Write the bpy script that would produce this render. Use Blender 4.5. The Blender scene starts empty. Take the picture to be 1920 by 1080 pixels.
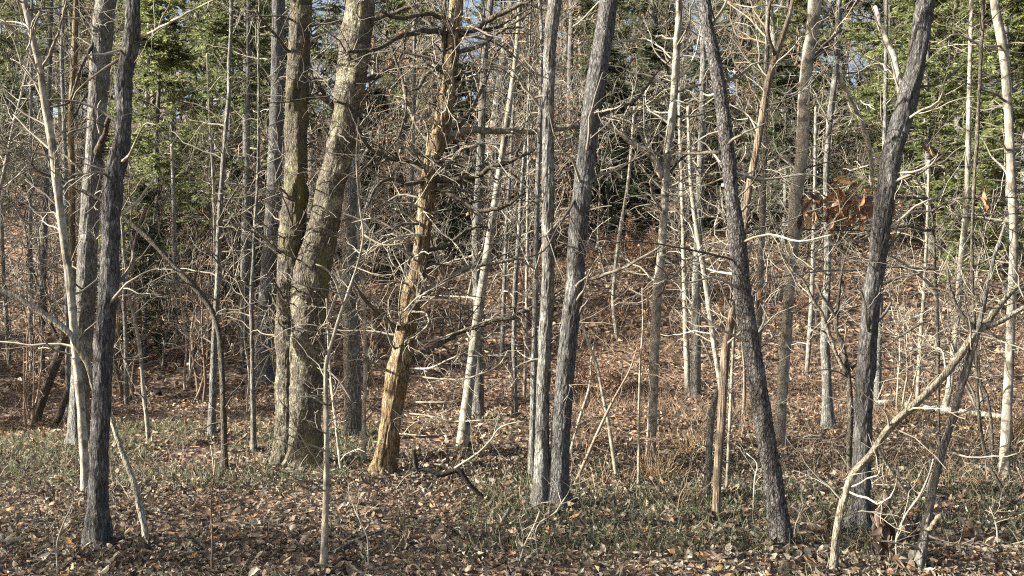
import bpy, math
import numpy as np
from mathutils import Vector

# ------------------------------------------------------------------ camera, sky, sun, exposure
scene = bpy.context.scene
COL = scene.collection
CAM_H, F = 1.6, 2000.0                      # eye height in metres, focal length in photo pixels (1920 wide)
cd = bpy.data.cameras.new('camera'); cam = bpy.data.objects.new('camera', cd); COL.objects.link(cam)
cd.sensor_width = 36.0; cd.lens = 36.0 * F / 1920.0; cd.clip_start = 0.1; cd.clip_end = 1200.0
cam.location = (0, 0, CAM_H); cam.rotation_euler = (math.radians(90), 0, 0)
scene.camera = cam

SUN_ELEV = math.radians(27)
SUN_AZ = math.radians(9)                   # light travels towards +x, a little away from the camera
sdir = Vector((math.cos(SUN_AZ) * math.cos(SUN_ELEV), math.sin(SUN_AZ) * math.cos(SUN_ELEV), -math.sin(SUN_ELEV)))
w = bpy.data.worlds.new('World'); scene.world = w; w.use_nodes = True
sky = w.node_tree.nodes.new('ShaderNodeTexSky'); sky.sky_type = 'NISHITA'; sky.sun_disc = False
sky.sun_elevation = SUN_ELEV; sky.sun_rotation = math.atan2(-sdir.x, -sdir.y); sky.air_density = 1.0; sky.dust_density = 4.5; sky.ozone_density = 1.0
bg = w.node_tree.nodes['Background']; bg.inputs['Strength'].default_value = 0.068
w.node_tree.links.new(sky.outputs[0], bg.inputs['Color'])
sl = bpy.data.lights.new('sun', 'SUN'); sl.energy = 5.0; sl.angle = math.radians(0.53); sl.color = (1.0, 0.965, 0.885)
so = bpy.data.objects.new('sun', sl); COL.objects.link(so); so.rotation_euler = sdir.to_track_quat('-Z', 'Y').to_euler()
vs = scene.view_settings; vs.view_transform = 'Standard'; vs.look = 'None'; vs.exposure = 2.05; vs.gamma = 1.0; vs.use_curve_mapping = False
scene.cycles.max_bounces = 5; scene.cycles.diffuse_bounces = 3; scene.cycles.transmission_bounces = 3; scene.cycles.transparent_max_bounces = 4
scene.cycles.pixel_filter_type = 'BLACKMAN_HARRIS'; scene.cycles.filter_width = 1.15
scene.cycles.use_denoising = False
scene.cycles.sample_clamp_indirect = 6.0

# ------------------------------------------------------------------ numpy helpers
def _hash(ix, iy, iz):
    h = (ix.astype(np.uint32) * np.uint32(374761393) + iy.astype(np.uint32) * np.uint32(668265263) + iz.astype(np.uint32) * np.uint32(2246822519))
    h = (h ^ (h >> np.uint32(13))) * np.uint32(1274126177)
    h = h ^ (h >> np.uint32(16))
    return (h & np.uint32(0xffffff)).astype(np.float64) / float(0xffffff)

def vnoise(p):
    p = np.asarray(p, float); i = np.floor(p).astype(np.int64); f = p - i; f = f * f * (3 - 2 * f)
    r = 0
    for dx in (0, 1):
        for dy in (0, 1):
            for dz in (0, 1):
                wgt = (f[..., 0] if dx else 1 - f[..., 0]) * (f[..., 1] if dy else 1 - f[..., 1]) * (f[..., 2] if dz else 1 - f[..., 2])
                r = r + wgt * _hash((i[..., 0] + dx) & 0xffffffff, (i[..., 1] + dy) & 0xffffffff, (i[..., 2] + dz) & 0xffffffff)
    return r

def fbm(p, o=3):
    r, a, s = 0, 0.5, 0
    for k in range(o):
        r = r + a * vnoise(np.asarray(p) * 2 ** k + 17.3 * k); s += a; a *= 0.5
    return r / s

def n2(x, y, sc, seed=0.0, o=3):
    x = np.asarray(x, float); y = np.asarray(y, float); x, y = np.broadcast_arrays(x, y)
    return fbm(np.stack([x / sc + 91.7, y / sc + 33.1, np.zeros_like(x) + seed + 0.5], -1), o)

def unit(v):
    return v / np.maximum(np.linalg.norm(v, axis=-1, keepdims=True), 1e-9)

def height(x, y):
    x = np.asarray(x, float); y = np.asarray(y, float)
    tt = 1 / (1 + np.exp(-(x + 3.5) / 2.5))                  # left of the picture the slope begins later
    y0 = 23.0 * (1 - tt) + 16.5 * tt
    sl_ = 0.31 * (1 - tt) + 0.33 * tt
    h = sl_ * 3.0 * np.logaddexp(0, (y - y0) / 3.0)
    h = 20.0 * np.tanh(h / 20.0)
    h = h - 0.22 * np.exp(-((y - 15.0) / 3.0) ** 2)
    amp = np.clip((y - 5) / 10, 0.12, 1)
    h = h + amp * 0.42 * (n2(x, y, 4.5, 1.0) - 0.5) + 0.05 * (n2(x, y, 0.9, 2.0) - 0.5) + np.clip((y - 25) / 20, 0, 1) * 1.6 * (n2(x, y, 14.0, 3.0) - 0.5)
    return h

_ts = np.concatenate([np.arange(3.0, 40, 0.02), np.arange(40, 200, 0.2)])
def at(px, py):
    """where the sight line of a photo pixel meets the ground"""
    X = (px - 960) / F * _ts; Z = CAM_H - (py - 540) / F * _ts
    k = np.nonzero(Z < height(X, _ts))[0]
    t = _ts[k[0]] if len(k) else 60.0
    return np.array([(px - 960) / F * t, t, CAM_H - (py - 540) / F * t])

def unproj(px, py, d):
    return np.array([(px - 960) / F * d, d, CAM_H - (py - 540) / F * d])

class MB:
    def __init__(s): s.v = []; s.q = []; s.t = []; s.n = 0
    def add(s, v, q=None, t=None):
        v = np.asarray(v, float).reshape(-1, 3)
        if q is not None and len(q): s.q.append(np.asarray(q, np.int64).reshape(-1, 4) + s.n)
        if t is not None and len(t): s.t.append(np.asarray(t, np.int64).reshape(-1, 3) + s.n)
        s.v.append(v); s.n += len(v); return s
    def mesh(s, name, mat, smooth=True):
        me = bpy.data.meshes.new(name)
        v = np.concatenate(s.v)
        q = np.concatenate(s.q) if s.q else np.zeros((0, 4), np.int64); t = np.concatenate(s.t) if s.t else np.zeros((0, 3), np.int64)
        me.vertices.add(len(v)); me.vertices.foreach_set('co', v.astype(np.float32).ravel())
        nl = q.size + t.size; me.loops.add(nl); me.polygons.add(len(q) + len(t))
        me.loops.foreach_set('vertex_index', np.concatenate([q.ravel(), t.ravel()]).astype(np.int32))
        st = np.concatenate([np.arange(len(q)) * 4, q.size + np.arange(len(t)) * 3]).astype(np.int32)
        me.polygons.foreach_set('loop_start', st)
        me.polygons.foreach_set('use_smooth', np.full(len(st), smooth))
        me.update(calc_edges=True)
        if mat: me.materials.append(M[mat])
        return me
    def build(s, name, mat, parent=None, smooth=True):
        return link(name, s.mesh(name, mat, smooth), parent)

def link(name, me, parent=None):
    o = bpy.data.objects.new(name, me); COL.objects.link(o)
    if parent is not None: o.parent = parent
    return o

def tag(o, label=None, cat=None, group=None, kind=None):
    if label: o['label'] = label
    if cat: o['category'] = cat
    if group: o['group'] = group
    if kind: o['kind'] = kind
    return o

def root(name, loc, label, cat, group=None):
    o = bpy.data.objects.new(name, None); COL.objects.link(o); o.location = tuple(float(a) for a in loc); o.empty_display_size = 0.2
    return tag(o, label, cat, group)

def ring_quads(T, n, s):
    a = np.arange(T)[:, None, None] * (n * s); i = np.arange(n - 1)[None, :, None] * s; j = np.arange(s)[None, None, :]
    j2 = (j + 1) % s
    return np.stack([a + i + j, a + i + j2, a + i + s + j2, a + i + s + j], -1).reshape(-1, 4)

def tubes(mb, P, R, sides=3, rng=None, cap=False):
    """a batch of T tapering tubes: P (T,n,3), R (T,n)"""
    P = np.asarray(P, float); R = np.asarray(R, float)
    T, n = R.shape
    rng = rng or np.random.default_rng(1)
    t = unit(np.gradient(P, axis=1)); mt = unit(t.mean(1))
    ref = unit(np.cross(mt, unit(rng.normal(size=(T, 3)))))[:, None, :]
    N = unit(ref - (ref * t).sum(-1, keepdims=True) * t); B = np.cross(t, N)
    a = np.arange(sides) * 2 * math.pi / sides
    V = P[:, :, None, :] + R[:, :, None, None] * (np.cos(a)[None, None, :, None] * N[:, :, None, :] + np.sin(a)[None, None, :, None] * B[:, :, None, :])
    tri = None
    V = V.reshape(-1, 3); q = ring_quads(T, n, sides)
    if cap:
        k = len(V); V = np.concatenate([V, P[:, 0], P[:, -1]]); tri = []
        for T_ in range(T):
            for j in range(sides):
                b = T_ * n * sides; e = b + (n - 1) * sides
                tri.append((k + T_, b + (j + 1) % sides, b + j)); tri.append((k + T + T_, e + j, e + (j + 1) % sides))
    mb.add(V, q, tri)

def resample(pts, N):
    """Catmull-Rom through rows (x,y,z,r) at N even steps of length"""
    pts = np.asarray(pts, float)
    if len(pts) == 2: pts = np.stack([pts[0], pts.mean(0), pts[1]])
    e = np.concatenate([[2 * pts[0] - pts[1]], pts, [2 * pts[-1] - pts[-2]]])
    out = []
    u = np.linspace(0, 1, 12, endpoint=False)[:, None]
    for i in range(len(pts) - 1):
        p0, p1, p2, p3 = e[i:i + 4]
        out.append(0.5 * (2 * p1 + (p2 - p0) * u + (2 * p0 - 5 * p1 + 4 * p2 - p3) * u ** 2 + (3 * p1 - p0 - 3 * p2 + p3) * u ** 3))
    out = np.concatenate(out + [pts[-1:]])
    s = np.concatenate([[0], np.cumsum(np.linalg.norm(np.diff(out[:, :3], axis=0), axis=1))])
    q = np.linspace(0, s[-1], N)
    return np.stack([np.interp(q, s, out[:, k]) for k in range(out.shape[1])], 1)

def bark_tube(mb, path, sides, furrow, fw, fl, seed, knob=0.0, flare=0.0, plates=False):
    """a trunk whose bark relief is real geometry; path rows (x,y,z,r) from the base up"""
    P, R = path[:, :3], path[:, 3] * 0.95; n = len(P)
    t = unit(np.gradient(P, axis=0)); N = np.array([1.0, 0, 0]); Ns = []
    for i in range(n):
        N = N - N.dot(t[i]) * t[i]; N /= np.linalg.norm(N); Ns.append(N)
    N = np.array(Ns); B = np.cross(t, N)
    a = np.arange(sides) * 2 * math.pi / sides
    s = np.concatenate([[0], np.cumsum(np.linalg.norm(np.diff(P, axis=0), axis=1))])
    rm = float(np.median(R))
    ca, sa = np.cos(a)[None, :] + 0 * s[:, None], np.sin(a)[None, :] + 0 * s[:, None]
    S = s[:, None] + 0 * ca
    wob = (vnoise(np.stack([ca * rm / 0.06, sa * rm / 0.06, S / 0.12 + seed], -1)) - 0.5)
    q = np.stack([(ca * rm) / fw + wob * 0.6 + seed * 7.1, (sa * rm) / fw + wob * 0.6, S / fl + seed], -1)
    f1 = vnoise(q); rid = 1 - np.abs(2 * f1 - 1)                    # creases along the trunk
    rid = np.clip((rid - 0.45) / 0.5, 0, 1)
    if plates:
        f2 = vnoise(q * np.array([1.0, 1.0, 2.2]) + 31.0); rid = np.maximum(rid, np.clip((1 - np.abs(2 * f2 - 1) - 0.6) / 0.4, 0, 1) * 0.8)
    fine = vnoise(np.stack([(ca * rm) / (fw * 0.35), (sa * rm) / (fw * 0.35), S / (fl * 0.3) + seed + 5], -1)) - 0.5
    big = fbm(np.stack([ca * 0.9 + seed, sa * 0.9, S / 0.35 + seed], -1), 2) - 0.5
    rr = R[:, None] * (1 + 0.16 * big + knob * np.clip(fbm(np.stack([ca * 1.3 + seed, sa * 1.3, S / 0.22 + seed], -1), 2) - 0.58, 0, 1) * 4)
    if flare:
        lob = 0.6 + 0.7 * np.abs(np.sin(a * 2.0 + seed))[None, :] * 1.0
        rr = rr * (1 + flare * np.exp(-np.maximum(S - 0.12, 0) / 0.16) * lob)
    rr = rr - furrow * rid + furrow * 0.55 * fine
    V = P[:, None, :] + rr[..., None] * (np.cos(a)[None, :, None] * N[:, None, :] + np.sin(a)[None, :, None] * B[:, None, :])
    k = n * sides
    tri = [(k, (n - 1) * sides + j, (n - 1) * sides + (j + 1) % sides) for j in range(sides)]
    mb.add(np.concatenate([V.reshape(-1, 3), P[-1:] + t[-1:] * R[-1] * 0.5]), ring_quads(1, n, sides), tri)

def walk(rng, S, D, L, segs, wig, up):
    """random-walk polylines from S in direction D, lengths L"""
    P = [S]; d = D
    for k in range(segs):
        d = unit(d + wig * rng.normal(size=d.shape) + np.array([0, 0, up]))
        P.append(P[-1] + d * (L / segs)[:, None])
    return np.stack(P, 1)

def grow(rng, P, R, cnt, t0, t1, l0, l1, ang, segs, wig, up, rr=0.6, rmin=0.003, tip=0.3, rmax=9, shrink=0.0, flat=0.0):
    """cnt children on the parent tubes P,R -> their P,R"""
    T, n = R.shape
    i = rng.integers(0, T, cnt); t = rng.uniform(t0, t1, cnt)
    f = t * (n - 1); k = np.minimum(f.astype(int), n - 2); f = (f - k)[:, None]
    S = P[i, k] * (1 - f) + P[i, k + 1] * f; tan = unit(P[i, k + 1] - P[i, k])
    r = R[i, k] * (1 - f[:, 0]) + R[i, k + 1] * f[:, 0]
    rd = rng.normal(size=(cnt, 3)); rd[:, 2] *= (1 - flat)
    perp = unit(np.cross(tan, np.cross(rd, tan)))
    a = (ang + rng.normal(size=cnt) * 0.22)[:, None]
    D = unit(np.cos(a) * tan + np.sin(a) * perp)
    L = (l0 + (l1 - l0) * rng.random(cnt) ** 1.6) * (1 - shrink * (t - t0) / max(t1 - t0, 1e-6))
    C = walk(rng, S, D, L, segs, wig, up)
    r0 = np.clip(r * rr, rmin, rmax)
    Rr = r0[:, None] * (1 - (1 - tip) * np.linspace(0, 1, segs + 1)[None, :]); Rr = np.maximum(Rr, rmin * 0.6)
    return C, Rr

def leaves(mb, tmpl, tris, C, A, Nn, L, W, curl):
    """leaf blades: template rows (u along, v across, h), one per centre C along A with normal Nn"""
    B = unit(np.cross(Nn, A)); Nn = np.cross(A, B); k = len(tmpl)
    u, v, h = tmpl[:, 0], tmpl[:, 1], tmpl[:, 2]
    V = C[:, None, :] + (u[None, :] * L[:, None])[..., None] * A[:, None, :] + (v[None, :] * W[:, None])[..., None] * B[:, None, :] + (h[None, :] * (curl * L)[:, None])[..., None] * Nn[:, None, :]
    t = (np.arange(len(C))[:, None, None] * k + np.asarray(tris)[None]).reshape(-1, 3)
    mb.add(V.reshape(-1, 3), None, t)

def leaf_template(half, fold=0.5, bend=0.6):
    v, tr = [], []
    n = len(half)
    for (u, hw) in half:
        c = bend * (u - 0.5) ** 2
        v += [(u, -hw, c + fold * hw), (u, 0, c), (u, hw, c + fold * hw)]
    for i in range(n - 1):
        a, b = 3 * i, 3 * i + 3
        for s in (0, 1): tr += [(a + s, a + s + 1, b + s + 1), (a + s, b + s + 1, b + s)]
    return np.array(v, float), tr
OAK = leaf_template([(-.18, .006), (0, .02), (.12, .12), (.2, .26), (.3, .12), (.42, .34), (.53, .15), (.68, .36), (.76, .2), (.9, .18), (1, .01)], 0.6, 0.9)
MID = leaf_template([(0, .02), (.28, .25), (.68, .30), (1, .02)], 0.7, 0.9)
BLADE = leaf_template([(0, .03), (.5, .28), (1, .02)], 0.6, 0.8)
RHOMB = (np.array([(0, 0, 0), (.5, -.3, .22), (1, 0, 0), (.5, .3, .22)], float), [(0, 2, 1), (0, 3, 2)])

# ------------------------------------------------------------------ materials
M = {}
def nodes(name):
    m = bpy.data.materials.new(name); m.use_nodes = True; nt = m.node_tree; nt.nodes.clear(); M[name] = m
    def nd(t, **kw):
        x = nt.nodes.new('ShaderNode' + t)
        for k, v in kw.items(): setattr(x, k, v)
        return x
    return m, nt, nd, nt.links.new
def ramp(nd, stops, interp='LINEAR'):
    r = nd('ValToRGB'); c = r.color_ramp; c.interpolation = interp
    while len(c.elements) < len(stops): c.elements.new(0.5)
    for e, (p, col) in zip(c.elements, stops): e.position = p; e.color = (*col, 1) if len(col) == 3 else col
    return r
def mixc(nd, ln, fac, a, b, mode='MIX'):
    x = nd('Mix', data_type='RGBA', blend_type=mode)
    for s, v in ((0, fac), (6, a), (7, b)):
        if hasattr(v, 'is_output'): ln(v, x.inputs[s])
        else: x.inputs[s].default_value = v if s == 0 else ((*v, 1) if len(v) == 3 else v)
    return x.outputs[2]

def bark_mat(name, dark, light, lichen, moss=None, fscale=38, stretch=0.14, bump=0.5, lich_amt=0.55, moss_amt=0.6, blotch=None, rough=0.95, crack=0.55):
    m, nt, nd, ln = nodes(name)
    tc = nd('TexCoord'); mp = nd('Mapping'); mp.inputs['Scale'].default_value = (1, 1, stretch); ln(tc.outputs['Object'], mp.inputs['Vector'])
    n1 = nd('TexNoise'); n1.inputs['Scale'].default_value = fscale; n1.inputs['Detail'].default_value = 5; n1.inputs['Roughness'].default_value = 0.62; ln(mp.outputs[0], n1.inputs['Vector'])
    r1 = ramp(nd, [(0.36, dark), (0.62, light)]); ln(n1.outputs['Fac'], r1.inputs['Fac'])
    n2_ = nd('TexNoise'); n2_.inputs['Scale'].default_value = 5.5; n2_.inputs['Detail'].default_value = 8; n2_.inputs['Roughness'].default_value = 0.7; ln(tc.outputs['Object'], n2_.inputs['Vector'])
    r2 = ramp(nd, [(lich_amt - 0.04, (0, 0, 0)), (lich_amt + 0.1, (0.85, 0.85, 0.85))]); ln(n2_.outputs['Fac'], r2.inputs['Fac'])
    c = mixc(nd, ln, r2.outputs['Color'], r1.outputs['Color'], lichen)
    wv = nd('Mix', data_type='VECTOR'); wv.inputs[0].default_value = 0.03; ln(mp.outputs[0], wv.inputs[4]); ln(n2_.outputs['Color'], wv.inputs[5])
    vo = nd('TexVoronoi', feature='DISTANCE_TO_EDGE'); vo.inputs['Scale'].default_value = fscale * 0.9; ln(wv.outputs[1], vo.inputs['Vector'])
    rk = ramp(nd, [(0.0, (1 - crack,) * 3), (0.16, (1, 1, 1))]); ln(vo.outputs['Distance'], rk.inputs['Fac'])
    c = mixc(nd, ln, 1.0, c, rk.outputs['Color'], 'MULTIPLY')
    if moss:
        n3 = nd('TexNoise'); n3.inputs['Scale'].default_value = 2.6; n3.inputs['Detail'].default_value = 9; n3.inputs['Roughness'].default_value = 0.75
        mp3 = nd('Mapping'); mp3.inputs['Location'].default_value = (4.1, 2.7, 9.2); mp3.inputs['Scale'].default_value = (1, 1, 0.5); ln(tc.outputs['Object'], mp3.inputs['Vector']); ln(mp3.outputs[0], n3.inputs['Vector'])
        r3 = ramp(nd, [(moss_amt - 0.03, (0, 0, 0)), (moss_amt + 0.09, (0.9, 0.9, 0.9))]); ln(n3.outputs['Fac'], r3.inputs['Fac'])
        c = mixc(nd, ln, r3.outputs['Color'], c, moss)
    if blotch:
        n4 = nd('TexNoise'); n4.inputs['Scale'].default_value = 9; n4.inputs['Detail'].default_value = 3
        mp4 = nd('Mapping'); mp4.inputs['Location'].default_value = (1.1, 7.7, 3.2); ln(tc.outputs['Object'], mp4.inputs['Vector']); ln(mp4.outputs[0], n4.inputs['Vector'])
        r4 = ramp(nd, [(0.56, (0, 0, 0)), (0.64, (0.8, 0.8, 0.8))]); ln(n4.outputs['Fac'], r4.inputs['Fac'])
        c = mixc(nd, ln, r4.outputs['Color'], c, blotch)
    oi = nd('ObjectInfo'); rv = ramp(nd, [(0, (0.85, 0.84, 0.82)), (1, (1.13, 1.12, 1.09))]); ln(oi.outputs['Random'], rv.inputs['Fac'])
    c = mixc(nd, ln, 1.0, c, rv.outputs['Color'], 'MULTIPLY')
    n5 = nd('TexNoise'); n5.inputs['Scale'].default_value = fscale * 2.6; n5.inputs['Detail'].default_value = 4; ln(mp.outputs[0], n5.inputs['Vector'])
    ad = nd('Math', operation='MULTIPLY_ADD'); ad.inputs[1].default_value = 0.45; ln(n5.outputs['Fac'], ad.inputs[0]); ln(n1.outputs['Fac'], ad.inputs[2])
    ak = nd('Math', operation='MULTIPLY_ADD'); ak.inputs[1].default_value = crack; ln(rk.outputs['Color'], ak.inputs[0]); ln(ad.outputs[0], ak.inputs[2])
    bp = nd('Bump'); bp.inputs['Strength'].default_value = bump; bp.inputs['Distance'].default_value = 0.02; ln(ak.outputs[0], bp.inputs['Height'])
    p = nd('BsdfPrincipled'); p.inputs['Roughness'].default_value = rough; p.inputs['Specular IOR Level'].default_value = 0.15
    ln(c, p.inputs['Base Color']); ln(bp.outputs[0], p.inputs['Normal'])
    o = nd('OutputMaterial'); ln(p.outputs[0], o.inputs['Surface'])

bark_mat('bark_dark', (0.054, 0.052, 0.05), (0.178, 0.173, 0.163), (0.275, 0.278, 0.262), None, 75, 0.24, 0.9, 0.575, blotch=(0.085, 0.08, 0.072), crack=.55)
bark_mat('bark_oak', (0.06, 0.052, 0.042), (0.21, 0.185, 0.14), (0.38, 0.36, 0.255), (0.15, 0.145, 0.055), 70, 0.4, 1.0, 0.54, 0.55, blotch=(0.07, 0.062, 0.05), crack=.5)
bark_mat('bark_grey', (0.085, 0.083, 0.077), (0.26, 0.252, 0.225), (0.37, 0.375, 0.335), None, 80, 0.2, 0.8, 0.55, blotch=(0.12, 0.112, 0.095))
bark_mat('bark_pale', (0.165, 0.15, 0.118), (0.345, 0.318, 0.255), (0.44, 0.415, 0.34), None, 30, 0.35, 0.35, 0.52, blotch=(0.085, 0.08, 0.062), crack=.25)
bark_mat('bark_cedar', (0.095, 0.066, 0.04), (0.37, 0.275, 0.145), (0.38, 0.335, 0.225), (0.085, 0.068, 0.054), 70, 0.12, 1.0, 0.52, 0.535, blotch=(0.17, 0.11, 0.06), crack=.6)
bark_mat('bark_scaly', (0.06, 0.057, 0.054), (0.235, 0.222, 0.207), (0.33, 0.328, 0.305), None, 70, 0.5, 1.0, 0.58, crack=.6)
bark_mat('bark_limb', (0.05, 0.045, 0.038), (0.15, 0.13, 0.10), (0.29, 0.27, 0.205), None, 60, 0.5, 0.5, 0.6)
bark_mat('deadwood', (0.12, 0.092, 0.068), (0.27, 0.215, 0.155), (0.36, 0.32, 0.25), (0.08, 0.06, 0.045), 60, 0.06, 0.6, 0.6, 0.6)
bark_mat('deadwood_pale', (0.15, 0.135, 0.10), (0.34, 0.305, 0.23), (0.40, 0.38, 0.30), (0.12, 0.10, 0.075), 60, 0.25, 0.7, 0.56, 0.54, blotch=(0.17, 0.155, 0.115))
bark_mat('deadwood_white', (0.26, 0.235, 0.18), (0.48, 0.44, 0.35), (0.54, 0.51, 0.43), (0.14, 0.12, 0.09), 60, 0.25, 0.7, 0.56, 0.57)
bark_mat('bark_char', (0.02, 0.017, 0.015), (0.06, 0.05, 0.042), (0.10, 0.09, 0.075), None, 60, 0.5, 0.5, 0.66)
bark_mat('bark_far', (0.12, 0.108, 0.09), (0.31, 0.285, 0.235), (0.42, 0.40, 0.34), None, 28, 0.2, 0.5, 0.5, blotch=(0.10, 0.095, 0.075))

def twig_mat(name, cols):
    m, nt, nd, ln = nodes(name)
    ge = nd('NewGeometry'); oi = nd('ObjectInfo')
    ad = nd('Math', operation='ADD'); ln(ge.outputs['Random Per Island'], ad.inputs[0]); ln(oi.outputs['Random'], ad.inputs[1])
    fr = nd('Math', operation='FRACT'); ln(ad.outputs[0], fr.inputs[0])
    r = ramp(nd, [(i / (len(cols) - 1), c) for i, c in enumerate(cols)]); ln(fr.outputs[0], r.inputs['Fac'])
    tc = nd('TexCoord'); n1 = nd('TexNoise'); n1.inputs['Scale'].default_value = 14; n1.inputs['Detail'].default_value = 4; ln(tc.outputs['Object'], n1.inputs['Vector'])
    rv = ramp(nd, [(0.3, (0.6, 0.6, 0.6)), (0.7, (1.25, 1.25, 1.25))]); ln(n1.outputs['Fac'], rv.inputs['Fac'])
    c = mixc(nd, ln, 1.0, r.outputs['Color'], rv.outputs['Color'], 'MULTIPLY')
    p = nd('BsdfPrincipled'); p.inputs['Roughness'].default_value = 0.75; p.inputs['Specular IOR Level'].default_value = 0.25
    ln(c, p.inputs['Base Color']); o = nd('OutputMaterial'); ln(p.outputs[0], o.inputs['Surface'])
twig_mat('twig', [(0.08, 0.07, 0.058), (0.19, 0.168, 0.125), (0.32, 0.29, 0.22), (0.095, 0.08, 0.066), (0.38, 0.35, 0.27), (0.14, 0.12, 0.095)])
twig_mat('twig_pale', [(0.28, 0.25, 0.185), (0.40, 0.37, 0.285), (0.21, 0.18, 0.13), (0.44, 0.41, 0.32)])
twig_mat('twig_dark', [(0.05, 0.043, 0.036), (0.12, 0.10, 0.08), (0.08, 0.065, 0.05), (0.20, 0.175, 0.13)])
twig_mat('twig_brown', [(0.16, 0.10, 0.065), (0.25, 0.17, 0.11), (0.12, 0.085, 0.06), (0.33, 0.25, 0.17)])

def leaf_mat(name, cols, trans=0.3, rough=0.7, spec=0.3, nscale=60.0, patch=None):
    m, nt, nd, ln = nodes(name)
    ge = nd('NewGeometry'); oi = nd('ObjectInfo')
    ad = nd('Math', operation='ADD'); ln(ge.outputs['Random Per Island'], ad.inputs[0]); ln(oi.outputs['Random'], ad.inputs[1])
    fr = nd('Math', operation='FRACT'); ln(ad.outputs[0], fr.inputs[0])
    r = ramp(nd, [(i / len(cols), c) for i, c in enumerate(cols)], 'CONSTANT'); ln(fr.outputs[0], r.inputs['Fac'])
    tc = nd('TexCoord'); n1 = nd('TexNoise'); n1.inputs['Scale'].default_value = nscale; n1.inputs['Detail'].default_value = 3; ln(tc.outputs['Object'], n1.inputs['Vector'])
    rv = ramp(nd, [(0.3, (0.62, 0.6, 0.58)), (0.7, (1.22, 1.22, 1.2))]); ln(n1.outputs['Fac'], rv.inputs['Fac'])
    c = mixc(nd, ln, 1.0, r.outputs['Color'], rv.outputs['Color'], 'MULTIPLY')
    if patch:                                        # broad patches where another leaf colour dominates
        n2_ = nd('TexNoise'); n2_.inputs['Scale'].default_value = patch[1]; n2_.inputs['Detail'].default_value = 3; ln(tc.outputs['Object'], n2_.inputs['Vector'])
        r2 = ramp(nd, [(0.45, (0, 0, 0)), (0.6, (0.6, 0.6, 0.6))]); ln(n2_.outputs['Fac'], r2.inputs['Fac'])
        c = mixc(nd, ln, r2.outputs['Color'], c, patch[0])
    p = nd('BsdfPrincipled'); p.inputs['Roughness'].default_value = rough; p.inputs['Specular IOR Level'].default_value = spec; ln(c, p.inputs['Base Color'])
    t = nd('BsdfTranslucent'); ln(c, t.inputs['Color'])
    ms = nd('MixShader'); ms.inputs[0].default_value = trans; ln(p.outputs[0], ms.inputs[1]); ln(t.outputs[0], ms.inputs[2])
    o = nd('OutputMaterial'); ln(ms.outputs[0], o.inputs['Surface'])
leaf_mat('litter', [(0.17, 0.13, 0.092), (0.28, 0.225, 0.155), (0.095, 0.075, 0.057), (0.34, 0.295, 0.22), (0.18, 0.13, 0.088), (0.075, 0.062, 0.05), (0.42, 0.375, 0.295), (0.13, 0.10, 0.074), (0.30, 0.195, 0.11), (0.25, 0.215, 0.165), (0.12, 0.11, 0.093), (0.22, 0.19, 0.145)], 0.2, 0.7, 0.25, patch=((0.115, 0.088, 0.066), 1.6))
leaf_mat('litter_slope', [(0.19, 0.13, 0.08), (0.28, 0.20, 0.12), (0.10, 0.071, 0.049), (0.37, 0.29, 0.19), (0.16, 0.107, 0.069), (0.28, 0.175, 0.092), (0.41, 0.335, 0.23), (0.085, 0.062, 0.045)], 0.2, 0.65, 0.3, patch=((0.17, 0.112, 0.078), .8))
leaf_mat('leaf_tan', [(0.30, 0.21, 0.13), (0.40, 0.32, 0.23), (0.26, 0.16, 0.09), (0.34, 0.265, 0.18), (0.20, 0.13, 0.085), (0.40, 0.26, 0.10)], 0.25, 0.55, 0.4)
leaf_mat('leaf_orange', [(0.42, 0.24, 0.10), (0.48, 0.30, 0.13), (0.36, 0.20, 0.09), (0.45, 0.29, 0.14)], 0.35, 0.5, 0.4)
leaf_mat('leaf_brown', [(0.16, 0.09, 0.055), (0.22, 0.13, 0.085), (0.12, 0.075, 0.05), (0.27, 0.175, 0.12)], 0.25, 0.55, 0.4)
leaf_mat('leaf_dark', [(0.07, 0.045, 0.032), (0.10, 0.065, 0.045), (0.055, 0.038, 0.028), (0.14, 0.095, 0.065)], 0.15, 0.55, 0.4)
leaf_mat('leaf_shrub', [(0.22, 0.12, 0.068), (0.29, 0.17, 0.095), (0.15, 0.085, 0.052), (0.36, 0.24, 0.14), (0.19, 0.105, 0.065)], 0.35)
leaf_mat('leaf_beech', [(0.42, 0.26, 0.15), (0.34, 0.18, 0.10), (0.48, 0.33, 0.21), (0.40, 0.20, 0.13)], 0.45)
leaf_mat('needle', [(0.14, 0.16, 0.075), (0.19, 0.21, 0.092), (0.11, 0.13, 0.066), (0.25, 0.265, 0.115), (0.16, 0.18, 0.09)], 0.5, 0.6, 0.3, 3.0)
leaf_mat('needle_bright', [(0.20, 0.235, 0.10), (0.26, 0.29, 0.12), (0.155, 0.185, 0.08), (0.32, 0.34, 0.14)], 0.55, 0.6, 0.3, 3.0)
leaf_mat('needle_dark', [(0.075, 0.095, 0.05), (0.105, 0.125, 0.064), (0.135, 0.155, 0.08), (0.085, 0.105, 0.058)], 0.4, 0.5, 0.35, 3.0)
leaf_mat('grass', [(0.075, 0.098, 0.048), (0.105, 0.135, 0.065), (0.18, 0.175, 0.10), (0.07, 0.09, 0.052), (0.13, 0.15, 0.08), (0.25, 0.22, 0.14), (0.10, 0.125, 0.07)], 0.3, 0.6, 0.35)
leaf_mat('dry_grass', [(0.38, 0.28, 0.15), (0.46, 0.36, 0.21), (0.28, 0.19, 0.10), (0.34, 0.24, 0.13)], 0.35, 0.6, 0.35)

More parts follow.
